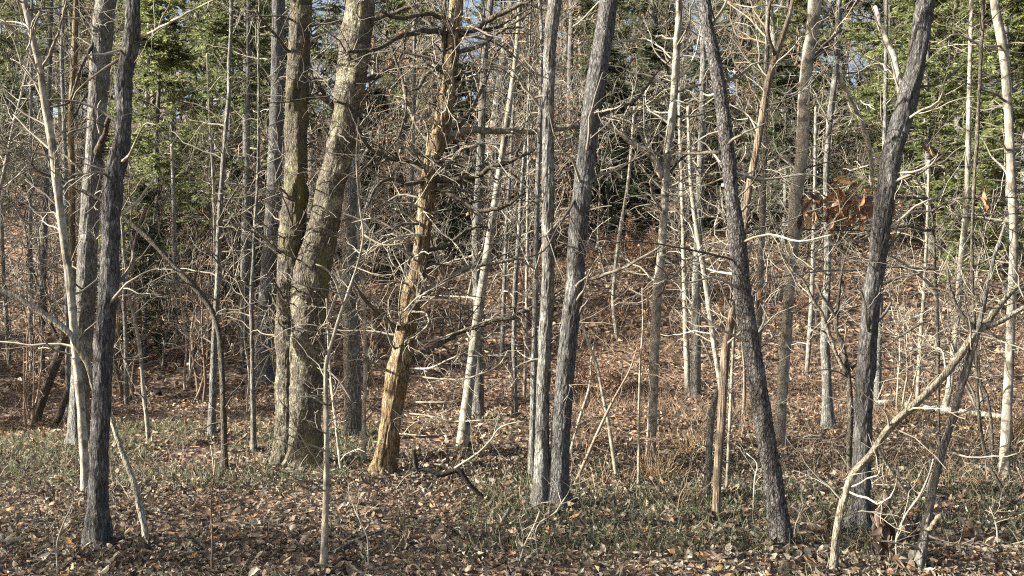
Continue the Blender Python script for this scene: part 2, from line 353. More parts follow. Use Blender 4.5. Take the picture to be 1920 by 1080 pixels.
def ground_mat():
    m, nt, nd, ln = nodes('ground')
    tc = nd('TexCoord')
    vo = nd('TexVoronoi'); vo.inputs['Scale'].default_value = 11; vo.inputs['Randomness'].default_value = 1; ln(tc.outputs['Object'], vo.inputs['Vector'])
    sep = nd('SeparateColor'); ln(vo.outputs['Color'], sep.inputs[0])
    r = ramp(nd, [(0, (0.06, 0.043, 0.031)), (0.25, (0.12, 0.08, 0.055)), (0.5, (0.18, 0.12, 0.08)), (0.72, (0.08, 0.057, 0.042)), (0.86, (0.26, 0.195, 0.135))], 'CONSTANT'); ln(sep.outputs[0], r.inputs['Fac'])
    n1 = nd('TexNoise'); n1.inputs['Scale'].default_value = 0.7; n1.inputs['Detail'].default_value = 6; ln(tc.outputs['Object'], n1.inputs['Vector'])
    rv = ramp(nd, [(0.3, (0.65, 0.62, 0.6)), (0.7, (1.1, 1.05, 1.0))]); ln(n1.outputs['Fac'], rv.inputs['Fac'])
    c = mixc(nd, ln, 1.0, r.outputs['Color'], rv.outputs['Color'], 'MULTIPLY')
    bp = nd('Bump'); bp.inputs['Strength'].default_value = 1.0; bp.inputs['Distance'].default_value = 0.06; ln(vo.outputs['Distance'], bp.inputs['Height'])
    p = nd('BsdfPrincipled'); p.inputs['Roughness'].default_value = 0.9; p.inputs['Specular IOR Level'].default_value = 0.2; ln(c, p.inputs['Base Color']); ln(bp.outputs[0], p.inputs['Normal'])
    o = nd('OutputMaterial'); ln(p.outputs[0], o.inputs['Surface'])
ground_mat()

# ------------------------------------------------------------------ the ground: one sheet, hollow then wooded slope and ridge
def axis(a, b, fine0, fine1, step, coarse):
    l = list(np.arange(a, fine0, coarse)) + list(np.arange(fine0, fine1, step)) + list(np.arange(fine1, b + coarse, coarse)); return np.array(l)
gx = axis(-260, 260, -16, 16, 0.16, 4.0); gy = axis(-60, 420, 2, 32, 0.16, 3.0)
GX, GY = np.meshgrid(gx, gy)
mb = MB(); nx, ny = len(gx), len(gy)
idx = np.arange(nx * ny).reshape(ny, nx)
mb.add(np.stack([GX, GY, height(GX, GY)], -1).reshape(-1, 3), np.stack([idx[:-1, :-1], idx[:-1, 1:], idx[1:, 1:], idx[1:, :-1]], -1).reshape(-1, 4))
ground = tag(mb.build('ground', 'ground'), 'leaf covered woodland floor rising into a slope', kind='structure')

# ------------------------------------------------------------------ leaf litter
def litter(seed, y0, y1, dens, tmpl, l0, l1, mat, tilt, lift, name, label, cat='leaves'):
    rng = np.random.default_rng(seed)
    area = 0.5 * (y1 ** 2 - y0 ** 2) * 1.08 + 3 * (y1 - y0); n = int(area * dens)
    y = np.sqrt(rng.uniform(y0 ** 2, y1 ** 2, n)); x = rng.uniform(-1, 1, n) * (0.53 * y + 1.2)
    keep = n2(x, y, 0.8, 9.0) > rng.uniform(0.15, 0.62, n); x, y = x[keep], y[keep]; n = len(x)
    C = np.stack([x, y, height(x, y) + rng.uniform(0.0, lift, n)], -1)
    th = rng.uniform(0, 2 * math.pi, n); up = unit(np.stack([rng.normal(0, tilt, n), rng.normal(0, tilt, n) - 0.05, np.ones(n)], -1))
    A = np.stack([np.cos(th), np.sin(th), np.zeros(n)], -1); A = unit(A - (A * up).sum(-1, keepdims=True) * up)
    L = l0 + (l1 - l0) * rng.random(n) ** 1.5; m_ = MB(); leaves(m_, tmpl[0], tmpl[1], C, A, up, L, L * rng.uniform(0.5, 1.0, n), rng.uniform(-0.6, 2.0, n))
    return tag(m_.build(name, mat, None, False), label, cat, kind='stuff')
litter(11, 4.6, 10.0, 640, MID, 0.026, 0.078, 'litter', 0.5, 0.06, 'leaf_litter', 'carpet of curled brown oak leaves over the near woodland floor')
litter(15, 4.6, 10.0, 1500, RHOMB, 0.015, 0.045, 'litter', 0.6, 0.05, 'leaf_fragments', 'crumbled leaf scraps and bits filling the near woodland floor')
litter(12, 10.0, 16.0, 260, BLADE, 0.05, 0.10, 'litter_slope', 0.55, 0.06, 'leaf_litter', 'brown leaf carpet in the hollow behind the near trees')
litter(13, 16.0, 30.0, 110, RHOMB, 0.09, 0.16, 'litter_slope', 0.7, 0.08, 'leaf_litter', 'reddish brown leaf carpet covering the lower slope')
litter(14, 30.0, 62.0, 28, RHOMB, 0.14, 0.26, 'litter_slope', 0.7, 0.1, 'leaf_litter', 'dull brown leaf carpet high on the far slope')

rng = np.random.default_rng(21)                      # the nearest, largest leaves one by one
lm = []
for k in range(6):
    m_ = MB(); leaves(m_, OAK[0], OAK[1], np.zeros((1, 3)), np.array([[1.0, 0, 0]]), np.array([[0, 0, 1.0]]), np.array([1.0]), np.array([rng.uniform(0.8, 1.15)]), np.array([[-0.5, 0.4, 0.9, 1.4, 0.2, -0.9][k]]))
    lm.append(m_.mesh('leaf', ['leaf_tan', 'leaf_brown', 'leaf_tan', 'leaf_tan', 'leaf_orange', 'leaf_tan'][k], False))
for k in range(290):
    y = math.sqrt(rng.uniform(5.7 ** 2, 8.2 ** 2)); x = rng.uniform(-0.5, 0.5) * y
    o = link('leaf', lm[int(rng.choice(6, p=[.25, .2, .2, .2, .05, .1]))], ground)
    s = rng.uniform(0.05, 0.085); o.location = (x, y, float(height(x, y)) + rng.uniform(0.03, 0.075)); o.scale = (s, s, s)
    o.rotation_euler = (rng.normal(0, .45), rng.normal(0, .45), rng.uniform(0, 6.28))

# ------------------------------------------------------------------ traced trees
def widths_path(pts, d, k=0.0, seed=0, sink=True):
    """pixel rows (x,y,w) -> world rows (x,y,z,r): the stem leans k metres in depth per metre of height"""
    out = []
    y0 = pts[0][1]
    for i, (px, py, wd) in enumerate(pts):
        h = (y0 - py) / F * d; dd = d + k * h + 0.05 * math.sin(seed + h * 1.7) * min(h, 1)
        out.append([*unproj(px, py, dd), 0.5 * wd / F * dd])
    return np.array(out)

NT = [0]; FEET = []
def traced(name, label, bark, stems, limbs=(), group=None, tw=(10, 0.25, 0.9), twm='twig', top=4.5, depth=None, furrow=0.006, fw=0.03, fl=0.2,
           sides=26, ring=0.035, knob=0.0, flare=0.25, plates=False, cat='tree', lean=None, twang=1.1, limb_mat='bark_limb', sub=3, crown=True, up=0.0, sprig=2, limb_w=1.15, bark2=None):
    NT[0] += 1; seed = NT[0] * 3.7; rng = np.random.default_rng(100 + NT[0])
    bx, by = stems[0][0][0], stems[0][0][1]
    base = at(bx, by); d = depth or base[1]
    r = root(name, base, label, cat, group); FEET.append((base, 0.5 * stems[0][0][2] / F * d))
    k0 = rng.uniform(-0.05, 0.05) if lean is None else lean
    paths = []
    for si, st in enumerate(stems):
        p = widths_path(st, d + 0.0 * si, k0 + (0.03 * si), seed)
        if st[0][1] == by and depth is None:         # carry the foot a little way into the soil
            foot = p[0].copy(); foot[2] -= 0.12; p = np.concatenate([[foot], p])
        full = st[-1][1] <= 2 and top > 0
        if full:                                     # goes on above the frame
            dr = unit(p[-1, :3] - p[-2, :3]); cur = p[-1].copy(); add = []
            for q in range(4):
                dr = unit(dr + np.array([rng.normal(0, .06), rng.normal(0, .06), 0.25])); cur = cur.copy(); cur[:3] += dr * top / 4; cur[3] *= 0.78; add.append(cur)
            p = np.concatenate([p, add])
        Ltot = np.linalg.norm(np.diff(p[:, :3], axis=0), axis=1).sum()
        N = int(min(max(Ltot / ring, 12), 420)); rs = resample(p, N); rs[:, 3] = np.maximum(rs[:, 3], 0.002)
        mb = MB(); q = rs.copy(); q[:, :3] -= base
        if sides > 10: bark_tube(mb, q, sides, furrow, fw, fl, seed + si, knob, flare if si == 0 or st[0][1] == by else 0, plates)
        else: tubes(mb, q[None, :, :3], q[None, :, 3], sides, rng, True)
        mb.build('trunk', bark if si == 0 or not bark2 else bark2, r); paths.append(q)
    # traced limbs
    LP = []
    for lb in limbs:
        if isinstance(lb, dict): pts, mt, dz = lb['p'], lb.get('m', limb_mat), lb.get('dz', rng.uniform(-0.5, 0.5))
        else: pts, mt, dz = lb, limb_mat, rng.uniform(-0.5, 0.5)
        q0 = pts[0]; best = None
        for q in paths:                              # depth of the trunk where the limb leaves it
            w_ = q[:, :3] + base; px = 960 + w_[:, 0] / w_[:, 1] * F; py = 540 + (CAM_H - w_[:, 2]) / w_[:, 1] * F
            e = (px - q0[0]) ** 2 + (py - q0[1]) ** 2; i = int(np.argmin(e))
            if best is None or e[i] < best[0]: best = (e[i], w_[i, 1])
        L = np.cumsum([0] + [math.hypot(pts[i + 1][0] - pts[i][0], pts[i + 1][1] - pts[i][1]) for i in range(len(pts) - 1)]); L = L / L[-1]
        rows = [[*unproj(px, py, best[1] + dz * l), 0.5 * wd / F * (best[1] + dz * l)] for (px, py, wd), l in zip(pts, L)]
        rs = resample(rows, max(8, int(np.linalg.norm(np.diff(np.array(rows)[:, :3], axis=0), axis=1).sum() / 0.05)))
        rs[:, :3] -= base; mb = MB()
        jit = rng.normal(0, 0.25, (len(rs), 3)) * np.clip(rs[:, 3:4], 0.003, 0.02); rs[:, :3] += jit
        tubes(mb, rs[None, :, :3], rs[None, :, 3] * rng.uniform(0.85, 1.2, (1, len(rs))) * (limb_w if pts[0][2] > 5 else 1.0), 9, rng, True)
        lo = mb.build('limb', mt, r); mb = MB()
        if sub and len(rs) > 9:
            n_ = max(5, int((sub if pts[0][2] > 3.6 else 1.5) * len(rs) / 10)); C, R = grow(rng, rs[None, :, :3], rs[None, :, 3], n_, 0.15, 1.0, 0.12, 0.6, 0.9, 6, 0.22, 0.03, 0.45, 0.003, 0.35)
            tubes(mb, C, R, 4, rng); C2, R2 = grow(rng, C, R, n_ * 3, 0.2, 1.0, 0.06, 0.28, 0.8, 4, 0.2, 0.0, 0.6, 0.0022, 0.5); tubes(mb, C2, R2, 3, rng)
            tag(mb.build('twigs', mt, lo), kind='stuff')
    # side twigs
    mb = MB(); any_ = False
    for q in paths:
        P, R = q[None, :, :3], q[None, :, 3]
        hh = q[-1, 2] - q[0, 2]; vis = min(1.0, (CAM_H + 540 / F * d - base[2]) / max(hh, 0.1))
        if tw[0]:
            C, Rr = grow(rng, P, R, tw[0], 0.12, vis, tw[1], tw[2], twang, 8, 0.2, up, 0.3, 0.004, 0.3, 0.012)
            tubes(mb, C, Rr, 4, rng); any_ = True
            if sprig:
                C2, R2 = grow(rng, C, Rr, tw[0] * sprig, 0.2, 1.0, tw[1] * 0.35, tw[2] * 0.5, 0.8, 5, 0.2, 0.02, 0.6, 0.0028, 0.5); tubes(mb, C2, R2, 3, rng)
                C3, R3 = grow(rng, C2, R2, tw[0] * sprig * 2, 0.2, 1.0, tw[1] * 0.2, tw[2] * 0.25, 0.8, 4, 0.2, 0.0, 0.7, 0.0022, 0.6); tubes(mb, C3, R3, 3, rng)
        if crown and vis < 0.85:
            C, Rr = grow(rng, P, R, 7, max(vis, 0.55), 0.98, 1.2, 3.2, 0.8, 8, 0.12, 0.06, 0.5, 0.008, 0.3); tubes(mb, C, Rr, 5, rng)
            C2, R2 = grow(rng, C, Rr, 24, 0.25, 1.0, 0.6, 1.6, 0.8, 6, 0.15, 0.03, 0.6, 0.006, 0.4); tubes(mb, C2, R2, 3, rng)
            C3, R3 = grow(rng, C2, R2, 60, 0.2, 1.0, 0.3, 0.8, 0.7, 4, 0.18, 0.0, 0.6, 0.004, 0.5); tubes(mb, C3, R3, 3, rng); any_ = True
    if any_: mb.build('crown', twm, r)
    return r, base, d, paths

HR = dict(sides=56, ring=0.016)
# --- left group
traced('oak_tree', 'near dark furrowed trunk with a slight bend, its foot in the leaves', 'bark_dark',
       [[(180, 1030, 42), (184, 940, 37), (186, 840, 36), (191, 740, 38), (195, 640, 38), (203, 540, 36), (207, 450, 35), (211, 350, 38), (227, 285, 34), (233, 225, 29), (233, 150, 31), (246, 75, 35), (248, 0, 29)]],
       [[(262, 68, 6), (280, 62, 5), (300, 52, 4.5), (350, 25, 3.5), (405, -2, 2.5)], [(300, 52, 4), (303, 35, 3), (315, 15, 2.5), (322, -5, 2)], [(230, 92, 4), (200, 101, 3.5), (168, 103, 3)], [(228, 400, 6), (260, 375, 4), (288, 335, 3), (284, 322, 2)], [(232, 105, 5), (180, 140, 4), (150, 165, 4), (135, 190, 3)]],
       furrow=0.006, fw=0.011, fl=0.07, knob=0.22, flare=.5, tw=(8, .2, .6), twm='twig', limb_mat='twig_pale', **HR)
traced('oak_tree', 'thick ridged trunk standing close behind the near dark bent trunk', 'bark_grey',
       [[(146, 842, 40), (150, 740, 38), (155, 640, 38), (162, 540, 38), (166, 450, 38), (172, 350, 37), (180, 250, 36), (186, 150, 40), (192, 75, 40), (200, 0, 40)]],
       [[(190, 40, 9), (170, 90, 6), (150, 130, 5), (130, 190, 4), (95, 200, 3)], [(180, 300, 14), (190, 270, 11), (200, 240, 8), (205, 215, 6)], {'p': [(188, 375, 7), (120, 340, 6), (95, 310, 4), (75, 262, 3)], 'm': 'bark_limb'}, [(160, 330, 5), (120, 290, 4), (60, 250, 3), (10, 225, 2)]],
       furrow=0.009, fw=0.018, fl=0.12, flare=.4, tw=(16, .3, 1.0), **HR)
traced('birch_tree', 'slim pale leaning tree, leftmost of the trunks beside the dark bent oak', 'bark_pale',
       [[(161, 930, 18), (157, 840, 17), (150, 740, 17), (140, 640, 17), (133, 550, 17), (127, 500, 16), (117, 425, 16), (107, 350, 16), (100, 280, 16), (85, 200, 15), (75, 125, 14), (60, 65, 14), (45, 0, 13)]],
       [[(62, 70, 4), (30, 60, 3), (0, 40, 2)], [(84, 195, 4), (50, 130, 3), (20, 110, 2)], [(100, 285, 4), (60, 250, 3), (25, 215, 2)], [(80, 130, 5), (110, 60, 4), (125, 0, 3)]], furrow=0.004, tw=(26, .3, 1.0), sides=24, knob=.1, limb_mat='twig')
traced('young_oak', 'reddish slender stem rising behind the slim pale leaning tree', 'bark_cedar',
       [[(139, 800, 14), (138, 640, 14), (137, 520, 13), (135, 425, 13), (135, 325, 13), (133, 225, 13), (140, 100, 13), (143, 0, 12)]], [[(134, 230, 5), (160, 180, 4), (200, 130, 3)]], furrow=0.004, tw=(20, .3, 1.0), sides=18)
traced('young_oak', 'thin bare stem between the slim pale tree and the reddish stem', 'bark_grey',
       [[(128, 780, 9), (126, 600, 9), (124, 450, 9), (122, 325, 9), (120, 225, 8), (116, 100, 8), (122, 0, 8)]], tw=(18, .3, .9), sides=10)
traced('bent_sapling', 'dark curving sapling arching far over to the upper left from an upright foot', 'bark_limb',
       [[(421, 890, 15), (419, 780, 13), (416, 690, 12), (411, 630, 12), (400, 590, 12), (380, 557, 13), (352, 525, 13), (320, 492, 12), (280, 448, 11), (230, 405, 10), (190, 376, 9), (140, 352, 8), (100, 333, 7), (60, 314, 6), (25, 287, 5), (-10, 262, 4)]],
       [[(100, 333, 4), (60, 310, 3), (72, 268, 3)]], tw=(20, .2, .6), sides=14, top=0, twm='twig_dark', depth=None, flare=0.2)
traced('hickory_tree', 'slim upright trunk whose dark foot stands behind the arching sapling', 'bark_grey',
       [[(397, 826, 17), (399, 740, 15), (402, 640, 14), (408, 540, 12), (410, 450, 11), (415, 350, 11), (425, 225, 10), (430, 175, 10), (430, 115, 9), (434, 0, 8)]], [[(428, 170, 3), (470, 140, 2), (510, 110, 1.5)], [(424, 230, 3), (380, 200, 2.5), (345, 190, 2)]], tw=(26, .3, 1.1), sides=16)
traced('young_birch', 'very thin pale stem just left of the slim upright trunk with dark foot', 'bark_pale', [[(404, 700, 6), (403, 500, 5), (400, 350, 5), (393, 225, 4), (388, 100, 3)]], tw=(14, .2, .7), sides=8, top=0)
traced('hickory_tree', 'narrow straight grey trunk left of the mossy double oak', 'bark_grey',
       [[(476, 852, 13), (473, 680, 10), (472, 560, 9), (478, 430, 8), (484, 300, 7), (485, 150, 6), (486, 0, 5)]], tw=(26, .3, 1.0), sides=14)
traced('young_birch', 'thin pale sapling leaning slightly left in the open leaves', 'bark_pale', [[(281, 842, 10), (270, 740, 9), (260, 640, 8), (240, 540, 6), (228, 425, 5), (224, 330, 4)]], tw=(16, .2, .7), sides=12, top=0, twm='twig')
traced('young_oak', 'thin grey upright stem just behind the thin sapling in open leaves', 'bark_grey', [[(237, 762, 9), (236, 650, 8), (233, 565, 7), (231, 450, 6), (228, 330, 4)]], tw=(14, .2, .7), sides=8, top=0)
traced('young_oak', 'thin upright trunk near the left picture edge', 'bark_far', [[(59, 700, 9), (58, 600, 8), (57, 480, 8), (57, 340, 7), (58, 200, 6), (60, 0, 5)]], tw=(24, .3, 1.1), sides=8)
traced('dead_tree', 'dark rotting trunk leaning right behind the left trunks', 'bark_limb', [[(64, 798, 22), (78, 750, 20), (95, 705, 19), (112, 660, 18), (124, 620, 16)]], tw=(0, 0, 0), sides=20, top=0, crown=False, cat='dead tree', flare=.1)
traced('dead_tree', 'short dark stump leaning beside the rotting leaning trunk', 'bark_limb', [[(103, 800, 12), (112, 780, 14), (120, 755, 13), (126, 735, 12)]], tw=(0, 0, 0), sides=16, top=0, crown=False, cat='dead tree', flare=.1)

# --- mossy double oak and its neighbours
traced('oak_tree', 'broad mossy oak dividing into two trunks above a swollen bole', 'bark_oak',
       [[(567, 877, 82), (569, 840, 70), (572, 740, 66), (576, 640, 68), (580, 570, 74), (586, 510, 76), (600, 455, 66), (612, 400, 58), (620, 350, 56), (633, 300, 55), (648, 225, 56), (656, 175, 60), (665, 100, 62), (678, 0, 57)],
        [(533, 877, 52), (534, 840, 44), (537, 740, 43), (540, 640, 45), (541, 570, 47), (544, 490, 50), (551, 420, 50), (555, 350, 48), (556, 300, 47), (555, 200, 45), (560, 100, 44), (563, 0, 42)]],
       [[(655, 165, 9), (690, 150, 7), (730, 130, 6), (760, 90, 5)], [(640, 240, 10), (625, 200, 8), (590, 150, 6), (540, 90, 5)], [(672, 60, 10), (720, 30, 8), (780, 10, 6), (840, -5, 5)], {'p': [(560, 190, 8), (600, 180, 6), (640, 195, 5), (700, 190, 4)]}, [(548, 105, 6), (510, 60, 5), (480, 20, 4)], [(640, 220, 5), (600, 185, 4), (540, 190, 3), (490, 195, 2)]],
       furrow=0.008, fw=0.022, fl=0.06, plates=True, knob=0.2, flare=0.3, tw=(40, .25, .9), lean=0.03, sides=96, ring=0.016, twm='twig_dark')
traced('ash_tree', 'straight grey trunk directly behind the mossy double oak, on its right', 'bark_grey',
       [[(662, 822, 35), (660, 660, 34), (656, 540, 33), (657, 430, 32), (656, 330, 30), (660, 200, 28), (668, 80, 26), (672, 0, 24)]], furrow=0.007, fw=0.025, fl=.2, tw=(16, .3, 1.0), sides=36)
traced('ash_tree', 'stout dark grey trunk with mossy foot left of the double oak', 'bark_dark',
       [[(494, 718, 44), (497, 640, 38), (502, 540, 35), (508, 470, 33), (512, 400, 31), (516, 280, 29), (520, 150, 27), (522, 0, 25)]], furrow=0.01, fw=0.04, fl=.3, tw=(18, .4, 1.3), sides=36)
traced('cedar_tree', 'leaning cedar with peeling orange tan bark and many dead limbs', 'bark_cedar',
       [[(717, 895, 46), (724, 850, 42), (732, 790, 41), (745, 715, 44), (760, 640, 44), (770, 580, 37), (776, 540, 34), (785, 500, 32), (795, 425, 32), (802, 360, 34), (810, 310, 34), (820, 260, 36), (831, 225, 33), (840, 150, 32), (850, 75, 31), (856, 0, 27)]],
       [{'p': [(856, 65, 15), (895, 50, 12), (930, 30, 9), (985, 5, 6), (1010, -10, 5)], 'dz': -.3}, {'p': [(846, 66, 10), (810, 58, 9), (775, 62, 8), (740, 72, 8), (725, 85, 7), (695, 95, 6), (650, 96, 5)], 'dz': -.6},
        {'p': [(825, 170, 10), (832, 100, 9), (832, 25, 8), (838, -10, 7)], 'dz': -.15}, [(852, 98, 9), (895, 88, 7), (930, 65, 6), (960, 45, 5), (1000, 20, 3)],
        {'p': [(832, 254, 11), (880, 245, 13), (910, 244, 12), (960, 246, 11), (1010, 247, 10), (1060, 240, 9), (1095, 235, 9), (1125, 225, 8), (1175, 215, 7), (1225, 190, 6), (1260, 175, 5), (1315, 158, 3)], 'dz': .9, 'm': 'deadwood_pale'},
        {'p': [(812, 338, 12), (860, 335, 10), (900, 325, 9), (930, 310, 8), (960, 300, 7), (1002, 280, 5)], 'dz': -.2}, {'p': [(810, 320, 9), (770, 300, 8), (730, 295, 7), (690, 275, 7), (670, 235, 6), (655, 200, 5), (630, 190, 4)], 'dz': -.5},
        {'p': [(755, 685, 11), (790, 665, 10), (830, 642, 9), (880, 617, 8), (930, 602, 7), (960, 595, 8), (1000, 575, 7), (1035, 552, 5), (1058, 540, 4)], 'dz': -.1}, {'p': [(752, 622, 10), (720, 595, 8), (690, 570, 7), (665, 535, 5)], 'dz': -.3},
        {'p': [(778, 552, 8), (820, 535, 7), (870, 505, 7), (920, 495, 6), (970, 485, 5), (1000, 490, 3)], 'm': 'deadwood_pale', 'dz': .1},
        {'p': [(742, 772, 3.5), (805, 780, 3), (850, 790, 2.5), (905, 788, 2)], 'm': 'twig_pale', 'dz': -.4}, {'p': [(738, 812, 3.5), (770, 815, 3), (800, 817, 2)], 'm': 'twig_pale', 'dz': -.4}, {'p': [(750, 690, 4), (805, 690, 3.5), (840, 675, 3), (875, 660, 2)], 'm': 'twig_pale', 'dz': -.3},
        {'p': [(755, 702, 4), (855, 712, 3.5), (905, 700, 3), (935, 685, 3), (952, 657, 2)], 'm': 'twig_pale', 'dz': -.3}, {'p': [(765, 755, 3), (800, 754, 2.5), (850, 754, 2)], 'm': 'twig_pale', 'dz': -.3}, {'p': [(735, 700, 5), (700, 680, 4), (680, 665, 3)], 'm': 'deadwood_pale', 'dz': -.3},
        {'p': [(800, 442, 5), (770, 440, 4.5), (740, 447, 4), (715, 458, 4), (690, 468, 3)], 'm': 'twig_pale', 'dz': -.4}, {'p': [(782, 416, 4), (760, 402, 3.5), (742, 392, 3)], 'm': 'twig_pale', 'dz': -.3}, {'p': [(815, 270, 6), (790, 250, 5), (765, 200, 5), (750, 130, 4), (735, 95, 3)], 'm': 'deadwood_pale', 'dz': .2},
        {'p': [(812, 300, 6), (780, 285, 5), (762, 265, 4)], 'm': 'deadwood_pale', 'dz': -.3}, {'p': [(838, 265, 6), (870, 225, 6), (905, 165, 5), (930, 100, 4), (950, 80, 3)], 'm': 'bark_limb', 'dz': .3}, {'p': [(815, 330, 8), (850, 300, 7), (870, 275, 6), (895, 275, 4)], 'm': 'deadwood_pale', 'dz': -.2},
        {'p': [(735, 90, 6), (745, 120, 5), (760, 170, 5), (760, 215, 4), (745, 260, 4), (720, 290, 3)], 'm': 'bark_limb', 'dz': -.1}, {'p': [(838, 120, 8), (800, 140, 7), (785, 165, 5), (770, 170, 4)], 'm': 'bark_limb', 'dz': -.2}, {'p': [(806, 350, 9), (850, 368, 8), (900, 395, 7), (950, 385, 6), (985, 360, 4)], 'm': 'bark_limb', 'dz': -.3}, {'p': [(790, 470, 7), (835, 462, 6), (880, 430, 5), (915, 425, 4)], 'm': 'bark_limb', 'dz': .3}, {'p': [(806, 330, 9), (770, 345, 8), (735, 335, 6), (705, 350, 5), (690, 385, 4)], 'm': 'bark_limb', 'dz': -.4}, {'p': [(845, 40, 10), (800, 25, 8), (750, 35, 7), (710, 20, 5)], 'm': 'bark_limb', 'dz': -.3}, {'p': [(758, 660, 5), (780, 635, 4), (805, 600, 3), (812, 570, 2)], 'm': 'deadwood_pale', 'dz': -.2}],
       furrow=0.010, fw=0.016, fl=0.22, knob=0.2, tw=(95, .25, 1.2), lean=-0.01, flare=0.3, twm='twig', sub=7, limb_w=1.12, twang=1.3, sides=64, ring=0.016)
traced('young_oak', 'sapling with a pale straight stem growing in front of the mossy double oak', 'bark_pale',
       [[(607, 1076, 14), (611, 940, 12), (612, 800, 10), (611, 690, 9), (620, 650, 8), (635, 600, 7), (652, 550, 6), (672, 490, 5.5), (681, 440, 5), (674, 385, 4), (668, 300, 3), (672, 220, 2)]],
       [{'p': [(615, 668, 5), (600, 640, 3.5), (585, 620, 2.5), (560, 610, 2)], 'm': 'twig', 'dz': -.1}, {'p': [(611, 760, 3), (585, 745, 2.5), (560, 745, 2)], 'm': 'twig_pale', 'dz': -.2}, {'p': [(611, 845, 4), (570, 830, 3), (532, 810, 2.5)], 'm': 'twig_pale', 'dz': -.2}, {'p': [(612, 690, 4), (640, 720, 3), (660, 755, 2)], 'm': 'twig', 'dz': -.1}, {'p': [(645, 575, 4), (625, 520, 3.5), (605, 500, 3), (592, 495, 2)], 'm': 'twig_pale', 'dz': -.1}, {'p': [(681, 440, 4), (720, 460, 3), (760, 455, 2)], 'm': 'twig_pale', 'dz': -.1}],
       furrow=0.002, sides=16, tw=(18, .15, .5), top=0, twm='twig', limb_mat='twig', knob=.25)
traced('young_birch', 'slender cream stem between the grey trunk and the leaning cedar', 'bark_pale', [[(681, 876, 10), (684, 690, 9), (680, 540, 8), (672, 450, 7), (672, 300, 6), (668, 180, 4)]], tw=(26, .2, .6), sides=12, top=0, twm='twig')
traced('young_birch', 'short pale crooked stem at the right foot of the mossy double oak', 'bark_pale', [[(641, 892, 9), (636, 850, 8), (630, 800, 7), (621, 720, 6), (616, 640, 5), (612, 560, 4)]], tw=(16, .15, .5), sides=12, top=0, twm='twig_pale')
traced('beech_tree', 'smooth pale grey tree bending left, leaning across a furrowed trunk', 'bark_pale',
       [[(866, 846, 24), (880, 720, 21), (890, 640, 20), (898, 580, 19), (910, 500, 17), (925, 400, 15), (940, 300, 13), (955, 200, 12), (968, 100, 10), (975, 0, 9)]], furrow=0.002, tw=(20, .3, 1.2), sides=24)
traced('ash_tree', 'furrowed tan trunk crossed by the smooth pale bending tree', 'bark_grey',
       [[(896, 787, 25), (897, 700, 22), (897, 600, 20), (893, 450, 19), (898, 350, 18), (903, 250, 16), (908, 120, 15), (920, 0, 13)]], furrow=0.008, fw=.03, fl=.2, tw=(24, .3, 1.2), sides=28)

# --- centre
traced('ash_tree', 'twin grey trunk, two straight stems joined at one foot, in the middle', 'bark_dark',
       [[(1044, 956, 42), (1047, 900, 38), (1050, 840, 36), (1057, 740, 37), (1065, 640, 36), (1078, 540, 37), (1083, 450, 39), (1090, 375, 38), (1099, 300, 37), (1108, 225, 37), (1118, 150, 38), (1130, 75, 38), (1140, 0, 37)],
        [(1015, 956, 34), (1016, 840, 29), (1018, 740, 27), (1022, 640, 26), (1027, 540, 26), (1028, 400, 25), (1028, 250, 24), (1029, 150, 24), (1032, 75, 25), (1041, 0, 28)]],
       [[(1110, 225, 6), (1150, 205, 5), (1190, 190, 4), (1225, 145, 3), (1260, 110, 2)], [(1134, 150, 4), (1160, 145, 3), (1190, 108, 2)], {'p': [(1082, 532, 6), (1120, 520, 5.5), (1170, 502, 5), (1205, 482, 4), (1240, 462, 3)], 'm': 'twig', 'dz': -.3}, {'p': [(1088, 360, 5), (1050, 420, 4), (1020, 470, 3), (985, 482, 2.5)], 'm': 'twig_dark', 'dz': -.4}], bark2='bark_grey', furrow=0.0055, fw=0.011, fl=0.08, tw=(10, .25, .8), knob=.12, flare=.5, **HR)
traced('pine_tree', 'narrow brown trunk close behind the twin grey trunk, on its left', 'bark_grey',
       [[(997, 906, 14), (1000, 740, 13), (1003, 590, 12), (1005, 450, 12), (1010, 300, 10), (1014, 150, 9), (1012, 0, 7)]], furrow=.004, tw=(26, .3, 1.1), sides=18)
traced('young_oak', 'slim grey trunk left of the narrow brown one on the slope', 'bark_grey', [[(965, 787, 12), (964, 640, 11), (966, 540, 10), (972, 450, 9), (980, 325, 8), (990, 200, 6), (996, 0, 5)]], tw=(24, .3, 1.1), sides=14)
traced('young_birch', 'thin stem between two slim trunks left of the twin grey trunk', 'bark_far', [[(983, 752, 7), (987, 600, 6), (989, 400, 5), (992, 200, 4)]], tw=(14, .3, .9), sides=8, top=0)
traced('maple_tree', 'pale blotched trunk standing alone in front of the red brown slope', 'bark_pale',
       [[(1219, 872, 20), (1225, 740, 20), (1228, 640, 21), (1233, 540, 20), (1240, 480, 18), (1245, 400, 17), (1250, 300, 18), (1262, 200, 17), (1270, 75, 15), (1273, 0, 14)]],
       [{'p': [(1243, 335, 13), (1222, 292, 11), (1182, 265, 9), (1150, 240, 7), (1120, 225, 5)], 'm': 'bark_pale'}, [(1248, 330, 5), (1290, 290, 4), (1340, 285, 3)], [(1258, 220, 5), (1310, 215, 4), (1350, 200, 3)]], furrow=.005, fw=.03, fl=.08, plates=True, tw=(26, .3, 1.1), sides=26, knob=.15)
traced('maple_tree', 'pale thin trunk on the slope touching a wider grey one', 'bark_pale', [[(1290, 742, 12), (1287, 640, 12), (1284, 540, 11), (1280, 400, 9), (1275, 250, 8), (1272, 100, 6)]], tw=(22, .3, 1.1), sides=14, top=0)
